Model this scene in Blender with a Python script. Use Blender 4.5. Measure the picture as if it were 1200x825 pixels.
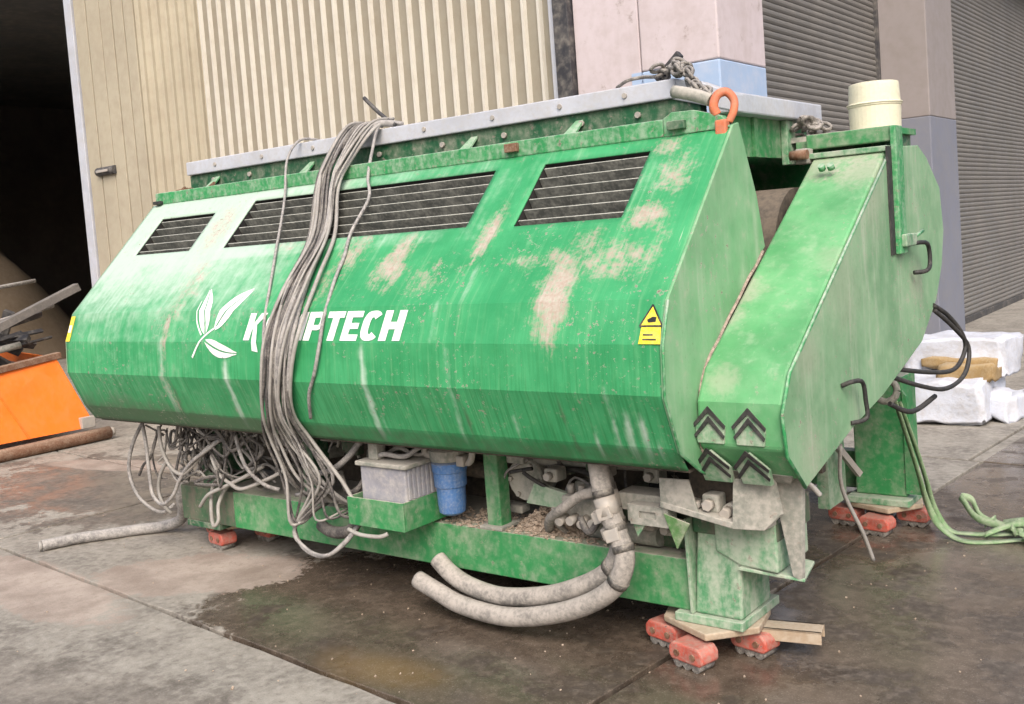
import bpy, bmesh, math, random
from mathutils import Vector, Matrix, noise as mnoise

random.seed(7)
scene = bpy.context.scene
for o in list(bpy.data.objects):
    bpy.data.objects.remove(o)
V = Vector
rad = math.radians

# ------------------------------------------------------------------ camera
def set_camera():
    yaw, pit, rol = rad(37.721), rad(3.779), rad(-4.2765)
    up = V((0, 0, 1))
    f = V((-math.sin(yaw), math.cos(yaw), 0)); r = V((math.cos(yaw), math.sin(yaw), 0))
    f2 = f * math.cos(pit) - up * math.sin(pit); u2 = up * math.cos(pit) + f * math.sin(pit)
    r3 = r * math.cos(rol) + u2 * math.sin(rol); u3 = u2 * math.cos(rol) - r * math.sin(rol)
    m = Matrix((r3, u3, -f2)).transposed().to_4x4()
    m.translation = V((0, 0, 1.7))
    cd = bpy.data.cameras.new('camera'); co = bpy.data.objects.new('camera', cd)
    scene.collection.objects.link(co); co.matrix_world = m
    cd.sensor_width = 36; cd.sensor_fit = 'HORIZONTAL'; cd.lens = 1198.2 / 1200 * 36
    cd.shift_y = -0.0461; cd.clip_start = .05; cd.clip_end = 800
    scene.camera = co
set_camera()

# ------------------------------------------------------------------ sky, sun, exposure
SUN_DIR = V((.50, -.66, .78)).normalized()          # towards the sun
w = bpy.data.worlds.new('World'); scene.world = w; w.use_nodes = True
wn = w.node_tree.nodes; wl = w.node_tree.links
sky = wn.new('ShaderNodeTexSky'); sky.sky_type = 'NISHITA'; sky.sun_disc = False
sky.sun_elevation = math.asin(SUN_DIR.z); sky.sun_rotation = math.atan2(SUN_DIR.x, SUN_DIR.y)
sky.air_density = 1.0; sky.dust_density = 6.0; sky.ozone_density = 1.0
wl.new(sky.outputs[0], wn['Background'].inputs[0]); wn['Background'].inputs[1].default_value = .13
sd = bpy.data.lights.new('sun', 'SUN'); sd.energy = 1.5; sd.angle = rad(40); sd.color = (1, .955, .89)
so = bpy.data.objects.new('sun', sd); scene.collection.objects.link(so)
so.rotation_euler = SUN_DIR.to_track_quat('Z', 'Y').to_euler(); so.location = (-6, -8, 12)
scene.view_settings.view_transform = 'Standard'; scene.view_settings.look = 'None'
scene.view_settings.gamma = 1; scene.view_settings.exposure = 0.80
scene.view_settings.use_white_balance = True; scene.view_settings.white_balance_temperature = 6350; scene.view_settings.white_balance_tint = 11
scene.render.resolution_x = 1024; scene.render.resolution_y = 704
scene.render.engine = 'CYCLES'

# ------------------------------------------------------------------ mesh helpers
ORG = {}                                              # object -> world origin of its thing

def link(o):
    scene.collection.objects.link(o); return o

class MB:
    def __init__(s): s.v = []; s.f = []; s.sm = []
    def add(s, vs, fs, smooth=False):
        n = len(s.v); s.v += [V(p) for p in vs]
        for f in fs: s.f.append([n + i for i in f]); s.sm.append(smooth)
        return s
    def box(s, x0, x1, y0, y1, z0, z1):
        vs = [(x, y, z) for z in (z0, z1) for y in (y0, y1) for x in (x0, x1)]
        return s.add(vs, [(0, 2, 3, 1), (4, 5, 7, 6), (0, 1, 5, 4), (2, 6, 7, 3), (0, 4, 6, 2), (1, 3, 7, 5)])
    def obox(s, c, ax, ay, az):                       # oriented box: centre and three half-axis vectors
        c, ax, ay, az = V(c), V(ax), V(ay), V(az)
        vs = [c + ax * i + ay * j + az * k for k in (-1, 1) for j in (-1, 1) for i in (-1, 1)]
        return s.add(vs, [(0, 2, 3, 1), (4, 5, 7, 6), (0, 1, 5, 4), (2, 6, 7, 3), (0, 4, 6, 2), (1, 3, 7, 5)])
    def bar(s, a, b, wd, ht, up=(0, 0, 1)):           # rectangular bar from a to b
        a, b = V(a), V(b); d = b - a; u = V(up); sd_ = d.cross(u).normalized(); u = sd_.cross(d).normalized()
        return s.obox((a + b) / 2, d / 2, sd_ * wd / 2, u * ht / 2)
    def poly(s, pts, ex):                             # flat polygon extruded by vector ex
        n = len(pts); ex = V(ex); vs = [V(p) for p in pts] + [V(p) + ex for p in pts]
        fs = [tuple(range(n)), tuple(range(2 * n - 1, n - 1, -1))] + [(i, (i + n), (i + 1) % n + n, (i + 1) % n) for i in range(n)]
        return s.add(vs, fs)
    def prof(s, yz, x0, x1):                          # profile in the Y-Z plane extruded along X
        return s.poly([(x0, y, z) for y, z in yz], (x1 - x0, 0, 0))
    def tube(s, path, r, n=8, per=5, caps=True, rfun=None):
        P = catmull([V(p) for p in path], per) if per > 1 else [V(p) for p in path]
        nrm = None; rings = []
        for i, p in enumerate(P):
            t = (P[min(i + 1, len(P) - 1)] - P[max(i - 1, 0)])
            t = t.normalized() if t.length > 1e-9 else V((0, 0, 1))
            if nrm is None:
                nrm = t.orthogonal().normalized()
            else:
                nrm = (nrm - t * nrm.dot(t)); nrm = nrm.normalized() if nrm.length > 1e-6 else t.orthogonal().normalized()
            b = t.cross(nrm); rr = r * (rfun(i / max(1, len(P) - 1)) if rfun else 1)
            rings.append([p + (nrm * math.cos(2 * math.pi * k / n) + b * math.sin(2 * math.pi * k / n)) * rr for k in range(n)])
        base = len(s.v)
        for rg in rings: s.v += rg
        for i in range(len(rings) - 1):
            for k in range(n):
                a = base + i * n + k; b_ = base + i * n + (k + 1) % n
                s.f.append([a, b_, b_ + n, a + n]); s.sm.append(True)
        if caps:
            s.f.append([base + k for k in range(n)][::-1]); s.sm.append(False)
            e = base + (len(rings) - 1) * n; s.f.append([e + k for k in range(n)]); s.sm.append(False)
        return s
    def cyl(s, a, b, r, n=16, r2=None):
        k = (r2 / r) if r2 else 1
        return s.tube([a, b], r, n, per=1, rfun=lambda t: 1 + (k - 1) * t)
    def lathe(s, c, prof, n=28, axis='Z'):
        c = V(c); base = len(s.v)
        for r, h in prof:
            for k in range(n):
                a = 2 * math.pi * k / n
                s.v.append(c + (V((r * math.cos(a), r * math.sin(a), h)) if axis == 'Z' else V((r * math.cos(a), h, r * math.sin(a)))))
        for i in range(len(prof) - 1):
            for k in range(n):
                a = base + i * n + k; b = base + i * n + (k + 1) % n
                s.f.append([a, b, b + n, a + n]); s.sm.append(False)
        s.f.append([base + k for k in range(n)][::-1]); s.sm.append(False)
        e = base + (len(prof) - 1) * n; s.f.append([e + k for k in range(n)]); s.sm.append(False)
        return s
    def torus(s, c, ax1, ax2, R, r, n=14, m=6, stretch=1.0):
        c = V(c); a1 = V(ax1).normalized(); a2 = V(ax2).normalized()
        pts = [c + a1 * math.cos(t) * R * stretch + a2 * math.sin(t) * R for t in [2 * math.pi * i / n for i in range(n + 1)]]
        return s.tube(pts, r, m, per=1, caps=False)
    def build(s, name, m, parent=None, bevel=0, smooth=None, origin=None):
        org = ORG[parent.name] if parent else (V(origin) if origin is not None else s.base())
        me = bpy.data.meshes.new(name)
        me.from_pydata([v - org for v in s.v], [], s.f); me.update()
        bm = bmesh.new(); bm.from_mesh(me); bmesh.ops.recalc_face_normals(bm, faces=bm.faces[:]); bm.to_mesh(me); bm.free()
        for p, q in zip(me.polygons, s.sm): p.use_smooth = q if smooth is None else smooth
        me.materials.append(m if not isinstance(m, str) else M[m])
        o = link(bpy.data.objects.new(name, me))
        if parent: o.parent = parent
        else: o.location = org
        ORG[o.name] = org
        if bevel:
            b = o.modifiers.new('bevel', 'BEVEL'); b.width = bevel; b.segments = 2; b.limit_method = 'ANGLE'; b.angle_limit = rad(40)
        return o
    def base(s):
        xs = [v.x for v in s.v]; ys = [v.y for v in s.v]; zs = [v.z for v in s.v]
        return V(((min(xs) + max(xs)) / 2, (min(ys) + max(ys)) / 2, min(zs)))

def catmull(P, per):
    out = []
    for i in range(len(P) - 1):
        p0, p1, p2, p3 = P[max(i - 1, 0)], P[i], P[i + 1], P[min(i + 2, len(P) - 1)]
        for k in range(per):
            t = k / per
            out.append(.5 * ((2 * p1) + (p2 - p0) * t + (2 * p0 - 5 * p1 + 4 * p2 - p3) * t * t + (3 * p1 - p0 - 3 * p2 + p3) * t ** 3))
    out.append(P[-1]); return out

def thing(name, loc, label, cat, group=None):
    o = link(bpy.data.objects.new(name, None)); o.location = loc; o.empty_display_size = .2
    ORG[o.name] = V(loc); return tag(o, label, cat, group)
def tag(o, label, cat, group=None, kind=None):
    o['label'] = label; o['category'] = cat
    if group: o['group'] = group
    if kind: o['kind'] = kind
    return o
def copy_part(o, parent, off):
    c = o.copy(); link(c); c.parent = parent; c.location = o.location + V(off); ORG[c.name] = ORG[parent.name]; return c
def copy_tree(o, parent=None, kids=None):
    c = o.copy(); link(c); c.parent = parent
    for ch in [x for x in scene.objects if x.parent == o]: copy_tree(ch, c)
    return c

# ------------------------------------------------------------------ materials
M = {}
class NT:
    def __init__(s, name):
        s.m = bpy.data.materials.new(name); s.m.use_nodes = True; s.n = s.m.node_tree.nodes; s.l = s.m.node_tree.links
        s.b = s.n['Principled BSDF']; M[name] = s.m
        s.tc = s.n.new('ShaderNodeTexCoord'); s.geo = s.n.new('ShaderNodeNewGeometry')
    def set(s, k, v):
        if hasattr(v, 'links') or hasattr(v, 'is_output'): s.l.new(v, s.b.inputs[k])
        else: s.b.inputs[k].default_value = v
    def plug(s, sock, v):
        if hasattr(v, 'is_output'): s.l.new(v, sock)
        elif isinstance(v, tuple) and len(v) == 3 and sock.type == 'RGBA': sock.default_value = (*v, 1)
        else: sock.default_value = v
    def noise(s, scale, detail=5, rough=.55, vec=None, stretch=None, dist=0, off=0):
        n = s.n.new('ShaderNodeTexNoise'); n.inputs['Scale'].default_value = scale; n.inputs['Detail'].default_value = detail
        n.inputs['Roughness'].default_value = rough; n.inputs['Distortion'].default_value = dist
        mp = s.n.new('ShaderNodeMapping'); mp.inputs['Scale'].default_value = stretch or (1, 1, 1); mp.inputs['Location'].default_value = (off, off * 1.7, off * .6)
        s.l.new(vec or s.geo.outputs['Position'], mp.inputs[0]); s.l.new(mp.outputs[0], n.inputs['Vector'])
        return n.outputs['Fac']
    def ramp(s, fac, a, b, lo=0., hi=1.):
        m = s.n.new('ShaderNodeMapRange'); m.interpolation_type = 'SMOOTHSTEP'
        m.inputs[1].default_value = a; m.inputs[2].default_value = b; m.inputs[3].default_value = lo; m.inputs[4].default_value = hi
        s.l.new(fac, m.inputs[0]); return m.outputs[0]
    def math(s, op, a, b=0., clamp=False):
        m = s.n.new('ShaderNodeMath'); m.operation = op; m.use_clamp = clamp
        s.plug(m.inputs[0], a); s.plug(m.inputs[1], b); return m.outputs[0]
    def mix(s, fac, a, b, mode='MIX'):
        m = s.n.new('ShaderNodeMix'); m.data_type = 'RGBA'; m.blend_type = mode
        s.plug(m.inputs[0], fac); s.plug(m.inputs[6], a); s.plug(m.inputs[7], b); return m.outputs[2]
    def bump(s, h, strength=.3, dist=.01):
        b = s.n.new('ShaderNodeBump'); b.inputs['Strength'].default_value = strength; b.inputs['Distance'].default_value = dist
        s.l.new(h, b.inputs['Height']); s.l.new(b.outputs[0], s.b.inputs['Normal'])
    def sep(s, vec):
        n = s.n.new('ShaderNodeSeparateXYZ'); s.l.new(vec, n.inputs[0]); return n.outputs
    def upward(s, lo=.35, hi=.95): return s.ramp(s.sep(s.geo.outputs['Normal'])[2], lo, hi)

DUST = (.40, .365, .31)
def weathered(name, base, dust=DUST, amt=.5, scale=5., rough=.6, metal=0., dark=.4, updust=.6, fine=.25, thr=.5, bump=.15, spec=.4, stretch=None, chips=0.):
    t = NT(name)
    n1 = t.noise(scale, 9, .68, off=len(M) * 1.31, stretch=stretch); n2 = t.noise(scale * 5, 5, .6, off=2.3 + len(M)); n3 = t.noise(scale * .6, 4, .6, off=5.1 + len(M))
    col = t.mix(t.ramp(n3, .35, .7, 0, dark), base, tuple(c * .45 for c in base))
    col = t.mix(t.ramp(n2, .45, .75, 0, fine), col, tuple(c * .8 + d * .2 for c, d in zip(dust, base)))
    n1 = t.math('ADD', n1, t.math('MULTIPLY', t.math('SUBTRACT', n2, .5), .55))
    col = t.mix(t.ramp(n1, thr - .16, thr + .26, 0, amt), col, dust)
    if chips:
        nc = t.noise(scale * 3.2, 8, .72, off=1.7 + len(M)); col = t.mix(t.ramp(nc, .60, .635, 0, chips), col, (.30, .25, .21)); col = t.mix(t.ramp(nc, .645, .67, 0, chips), col, (.07, .05, .04))
    up = t.math('MULTIPLY', t.upward(), t.ramp(n2, .25, .65, updust * .5, updust))
    col = t.mix(up, col, dust)
    t.set('Base Color', col); t.set('Roughness', t.ramp(n1, .3, .7, rough - .1, min(1, rough + .2))); t.set('Metallic', metal)
    t.b.inputs['Specular IOR Level'].default_value = spec
    t.bump(n2, bump, .01)
    return t.m

GREEN = (.012, .27, .075)
def hood_material():
    t = NT('hood_paint')
    at = t.n.new('ShaderNodeAttribute'); at.attribute_name = 'wear_tone'
    sp = t.n.new('ShaderNodeSeparateColor'); t.l.new(at.outputs['Color'], sp.inputs[0])
    pale, pink, dark = sp.outputs
    n1 = t.noise(3.2, 8, .62); n2 = t.noise(14, 7, .65, off=3); n3 = t.noise(60, 4, .6, off=7)
    st = t.noise(1, 6, .62, stretch=(38, 2, 2.2), off=4); st2 = t.noise(1, 5, .6, stretch=(95, 3, 3.5), off=9)
    col = t.mix(t.ramp(n1, .3, .72), (.024, .228, .08), (.054, .315, .125))
    col = t.mix(t.ramp(n2, .48, .8, 0, .35), col, (.09, .34, .135))
    col = t.mix(t.ramp(st, .50, .78, 0, .42), col, (.20, .40, .21))
    lowz = t.ramp(t.sep(t.geo.outputs['Position'])[2], 1.0, 1.4, 1, .22)
    col = t.mix(t.math('MULTIPLY', t.ramp(st2, .56, .36, 0, .5), lowz), col, (.014, .15, .042))
    # pale tone from the mask, strongest at the upper left
    pf = t.math('ADD', pale, t.math('MULTIPLY', t.math('SUBTRACT', n2, .5), .9))
    pf = t.math('ADD', pf, t.math('MULTIPLY', t.math('SUBTRACT', st, .5), .5))
    col = t.mix(t.ramp(pf, .12, 1.05, 0, .84), col, (.44, .535, .455))
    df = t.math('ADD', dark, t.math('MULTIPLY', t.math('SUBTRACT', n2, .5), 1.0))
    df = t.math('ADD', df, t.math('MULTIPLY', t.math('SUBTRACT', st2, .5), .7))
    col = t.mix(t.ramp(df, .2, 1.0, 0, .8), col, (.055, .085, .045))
    kf = t.math('ADD', pink, t.math('MULTIPLY', t.math('SUBTRACT', n2, .5), 1.7))
    kf = t.math('ADD', kf, t.math('MULTIPLY', t.math('SUBTRACT', n3, .5), 1.3))
    kf = t.math('ADD', kf, t.math('MULTIPLY', t.math('SUBTRACT', st2, .5), .9))
    pk = t.mix(t.ramp(n3, .35, .7), (.45, .36, .325), (.36, .25, .215))
    col = t.mix(t.ramp(kf, .30, 1.15, 0, .86), col, pk)
    sc = t.math('MULTIPLY', t.ramp(st2, .66, .74), t.ramp(n1, .48, .6))
    col = t.mix(t.math('MULTIPLY', sc, .55), col, (.5, .52, .42))
    nc = t.noise(42, 9, .74, off=13); zone = t.ramp(t.noise(1.7, 4, .6, off=21), .46, .62)
    col = t.mix(t.math('MULTIPLY', t.ramp(nc, .585, .61), zone), col, (.37, .33, .28))
    col = t.mix(t.math('MULTIPLY', t.ramp(nc, .615, .635), zone), col, (.13, .085, .06))
    # chips down to primer
    col = t.mix(t.ramp(n3, .72, .78, 0, .5), col, (.3, .3, .22))
    t.set('Base Color', col); t.set('Roughness', t.ramp(t.math('ADD', pale, pink), 0, 1, .5, .8))
    t.b.inputs['Specular IOR Level'].default_value = .4
    t.bump(t.math('ADD', n2, t.math('MULTIPLY', n3, .4)), .12, .008)
hood_material()

def panel_material(name, dustamt, bright, streak=.35, spots=()):
    t = NT(name)
    n1 = t.noise(2.6, 7, .6, off=11 + len(M)); n2 = t.noise(11, 7, .66, off=2); n3 = t.noise(55, 4, .6)
    st = t.noise(1, 6, .62, stretch=(14, 14, 1.6), off=3)
    col = t.mix(t.ramp(n1, .35, .68), tuple(c * .85 for c in bright), tuple(min(1, c * 1.2 + .012) for c in bright))
    col = t.mix(t.ramp(n2, .5, .8, 0, .5), col, (.12, .35, .16))
    d = t.math('ADD', t.math('MULTIPLY', n1, .55), t.math('ADD', t.math('MULTIPLY', n2, .35), t.math('MULTIPLY', st, .25)))
    col = t.mix(t.ramp(d, .40, .76, dustamt * .45, dustamt), col, (.34, .40, .29))
    col = t.mix(t.ramp(st, .52, .78, 0, streak), col, (.46, .48, .39))
    st3 = t.noise(1, 5, .6, stretch=(60, 60, 2.5), off=6)
    col = t.mix(t.ramp(st3, .6, .75, 0, streak * .8), col, (.48, .49, .41))
    col = t.mix(t.ramp(n3, .60, .76, 0, .45), col, (.10, .17, .08))
    col = t.mix(t.math('MULTIPLY', t.ramp(n2, .56, .72), t.ramp(n1, .50, .64, 0, .5)), col, (.42, .35, .29))
    nc = t.noise(38, 9, .74, off=17); zone = t.ramp(t.noise(1.9, 4, .6, off=25), .45, .6)
    col = t.mix(t.math('MULTIPLY', t.ramp(nc, .58, .605), zone), col, (.38, .34, .29))
    col = t.mix(t.math('MULTIPLY', t.ramp(nc, .615, .635), zone), col, (.12, .08, .055))
    for (cx, cy, cz), r, am in spots:                 # scuffed down to primer
        dn = t.n.new('ShaderNodeVectorMath'); dn.operation = 'DISTANCE'; t.l.new(t.geo.outputs['Position'], dn.inputs[0]); dn.inputs[1].default_value = (cx, cy, cz)
        q = t.math('ADD', t.math('DIVIDE', dn.outputs['Value'], r), t.math('MULTIPLY', t.math('SUBTRACT', n2, .5), 1.8))
        q = t.math('ADD', q, t.math('MULTIPLY', t.math('SUBTRACT', n3, .5), 1.0))
        col = t.mix(t.ramp(q, .2, 1.1, am * .62, 0), col, t.mix(n3, (.47, .41, .37), (.37, .28, .24)))
    t.set('Base Color', col); t.set('Roughness', t.ramp(n2, .3, .7, .45, .75)); t.b.inputs['Specular IOR Level'].default_value = .4
    t.bump(t.math('ADD', n2, t.math('MULTIPLY', n3, .4)), .14, .008)
panel_material('casing_front', .34, (.026, .27, .075), .25, (((-1.47, 4.42, 1.88), .17, .75), ((-1.70, 4.48, 1.92), .15, .7), ((-1.55, 4.55, 1.96), .16, .6), ((-1.74, 3.75, 1.43), .12, .8), ((-1.74, 3.60, 1.33), .09, .7), ((-1.66, 3.36, 1.12), .09, .6), ((-1.42, 3.9, 1.54), .12, .4)))
panel_material('casing_end', .64, (.045, .24, .085), .38, (((-1.4, 4.3, 1.75), .22, .4), ((-1.4, 3.5, 1.2), .16, .4), ((-1.4, 3.9, 1.4), .24, .3), ((-1.4, 4.85, 1.35), .13, .5), ((-1.4, 3.5, .85), .15, .4)))
panel_material('end_wall', .56, (.03, .26, .08), .28)
weathered('frame_green', (.028, .215, .065), amt=.42, scale=5.5, thr=.52, updust=.85, stretch=(1, 1, .55), chips=.4, fine=.12)
weathered('rail_green', (.028, .245, .075), dust=(.40, .45, .37), amt=.5, scale=9, thr=.5, updust=.8, stretch=(1.5, 1.5, .35), chips=.6)
weathered('leg_green', (.06, .23, .10), dust=(.38, .41, .33), amt=.8, scale=8, thr=.42, updust=.8, stretch=(1.5, 1.5, .35), chips=.6)
weathered('scrape', (.42, .33, .27), dust=(.08, .06, .05), amt=.7, scale=16, thr=.5, rough=.8, updust=.3)
weathered('olive_green', (.07, .17, .05), amt=.5, scale=8, updust=.8)
weathered('dirt_shade_green', (.03, .10, .045), dust=(.13, .115, .09), amt=.85, scale=9, thr=.42, updust=.6, stretch=(1.5, 1.5, .35), chips=.6)  # dirt on the beam; also the shade painted on the leg head
weathered('dark_green', (.012, .09, .035), amt=.35, scale=6, updust=.5, stretch=(1.5, 1.5, .35), chips=.6)
weathered('galvanised', (.46, .48, .53), dust=(.40, .385, .37), amt=.5, scale=9, metal=.08, rough=.5, dark=.3, updust=.3)
weathered('bare_steel', (.36, .34, .31), dust=(.44, .39, .33), amt=.7, scale=9, metal=.2, rough=.6)
weathered('dusty_steel', (.19, .20, .17), dust=(.40, .375, .33), amt=.8, scale=9, thr=.45, rough=.8, updust=.8, chips=.6, stretch=(1, 1, .5))
weathered('slat_metal', (.10, .105, .095), dust=(.38, .38, .33), amt=.5, scale=12, rough=.6, updust=1.0)
weathered('black_inside', (.012, .012, .012), dust=(.05, .045, .04), amt=.5, scale=5, rough=.9)
weathered('belly_dirt', (.05, .045, .038), dust=(.16, .13, .10), amt=.7, scale=9, thr=.42, rough=.9, updust=.6)
weathered('cable_grey', (.15, .143, .14), dust=(.38, .36, .335), amt=.8, scale=14, thr=.43, rough=.7, updust=.5, bump=.1)
weathered('cable_dark', (.055, .05, .05), dust=(.27, .25, .22), amt=.6, scale=16, thr=.5, rough=.7, updust=.5)
weathered('cable_pale', (.34, .325, .30), dust=(.22, .20, .175), amt=.5, scale=12, rough=.7, updust=.3)
weathered('hose_grey', (.17, .16, .145), dust=(.40, .365, .325), amt=.8, scale=13, thr=.42, rough=.85, updust=.6)
weathered('hose_clip', (.08, .075, .07), amt=.4, scale=20, rough=.5, metal=.4)
weathered('rubber_shade_black', (.02, .02, .02), dust=(.12, .11, .10), amt=.3, scale=12, rough=.6, updust=.2)  # rubber parts, and the painted shadow gaps of the comb
weathered('red_paint', (.50, .085, .055), dust=(.33, .23, .19), amt=.7, scale=18, thr=.48, rough=.65, updust=.4, dark=.75, chips=.9)
weathered('orange_hook', (.60, .16, .07), dust=(.35, .22, .16), amt=.5, scale=30, rough=.6, updust=.2)
weathered('skate_plate', (.33, .25, .17), dust=(.42, .36, .28), amt=.7, scale=12, rough=.8)
weathered('pole_grey', (.12, .11, .10), dust=(.19, .17, .15), amt=.7, scale=10, rough=.8, updust=.3)
weathered('rust', (.14, .065, .035), dust=(.30, .22, .16), amt=.6, scale=14, rough=.85)
weathered('chain_steel', (.12, .11, .10), dust=(.45, .42, .38), amt=.7, scale=40, rough=.6, metal=.3)
weathered('battery_grey', (.26, .26, .29), dust=(.45, .42, .38), amt=.5, scale=10, rough=.7, updust=.9)
weathered('filter_blue', (.06, .155, .36), dust=(.30, .33, .38), amt=.45, scale=18, rough=.45, updust=.7)
weathered('beige_plastic', (.62, .60, .45), dust=(.50, .45, .33), amt=.35, scale=16, rough=.6, dark=.1, updust=.2)
weathered('orange_paint', (.85, .17, .012), dust=(.55, .20, .06), amt=.35, scale=4, rough=.5, dark=.2, updust=.3, fine=.1)
weathered('chalk_block', (.50, .53, .60), dust=(.40, .38, .37), amt=.55, scale=7, rough=.9, dark=.12, updust=.05, bump=.5)
weathered('ochre', (.30, .20, .085), dust=(.36, .29, .19), amt=.5, scale=14, rough=.95)
weathered('strap_green', (.14, .25, .11), dust=(.38, .40, .31), amt=.5, scale=14, rough=.8, updust=.3)
weathered('heap_soil', (.11, .08, .05), dust=(.14, .11, .08), amt=.5, scale=3, rough=1)
weathered('chip_wood', (.30, .23, .17), dust=(.42, .35, .28), amt=.6, scale=40, rough=1)
weathered('white_print', (.74, .75, .73), dust=(.10, .32, .16), amt=.75, scale=13, thr=.66, rough=.6, dark=.12, updust=0, fine=.2, chips=.5)
weathered('sticker_yellow', (.78, .60, .02), dust=(.42, .42, .2), amt=.5, scale=30, rough=.5, dark=.1, updust=0)
weathered('print_black', (.02, .02, .02), amt=.1, rough=.5, updust=0)
# building
weathered('door_beige', (.27, .245, .19), dust=(.21, .175, .125), amt=.5, scale=1.4, rough=.7, dark=.25, updust=.2, fine=.2)
weathered('door_rib', (.54, .515, .45), dust=(.36, .31, .24), amt=.35, scale=1.6, rough=.65, dark=.12, updust=.2, fine=.15)
weathered('leaf_beige', (.37, .33, .245), dust=(.28, .24, .18), amt=.5, scale=1.8, rough=.75, dark=.2, updust=.2)
weathered('wall_pink', (.50, .44, .455), dust=(.40, .34, .335), amt=.65, scale=2.2, rough=.9, dark=.15, updust=0, fine=.25, stretch=(1.3, 1.3, .3), chips=.25)
weathered('wall_blue', (.30, .40, .56), dust=(.42, .46, .55), amt=.5, scale=3, rough=.8, dark=.1, updust=0)
weathered('shutter_grey', (.15, .143, .132), dust=(.185, .172, .155), amt=.5, scale=1.5, rough=.6, dark=.3, updust=.2)
weathered('pillar_mauve', (.25, .225, .22), dust=(.205, .18, .165), amt=.5, scale=1.5, rough=.9, dark=.15, updust=0)
weathered('pillar_blue', (.165, .175, .215), dust=(.20, .20, .21), amt=.5, scale=2, rough=.85, dark=.15, updust=0)
weathered('post_dark', (.03, .03, .035), amt=.2, scale=3, rough=.6, updust=0)
weathered('hall_dark', (.17, .145, .13), dust=(.22, .18, .16), amt=.5, scale=1, rough=.95, updust=0)
weathered('roof_grey', (.18, .18, .18), amt=.3, scale=1, rough=.9)

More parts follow.
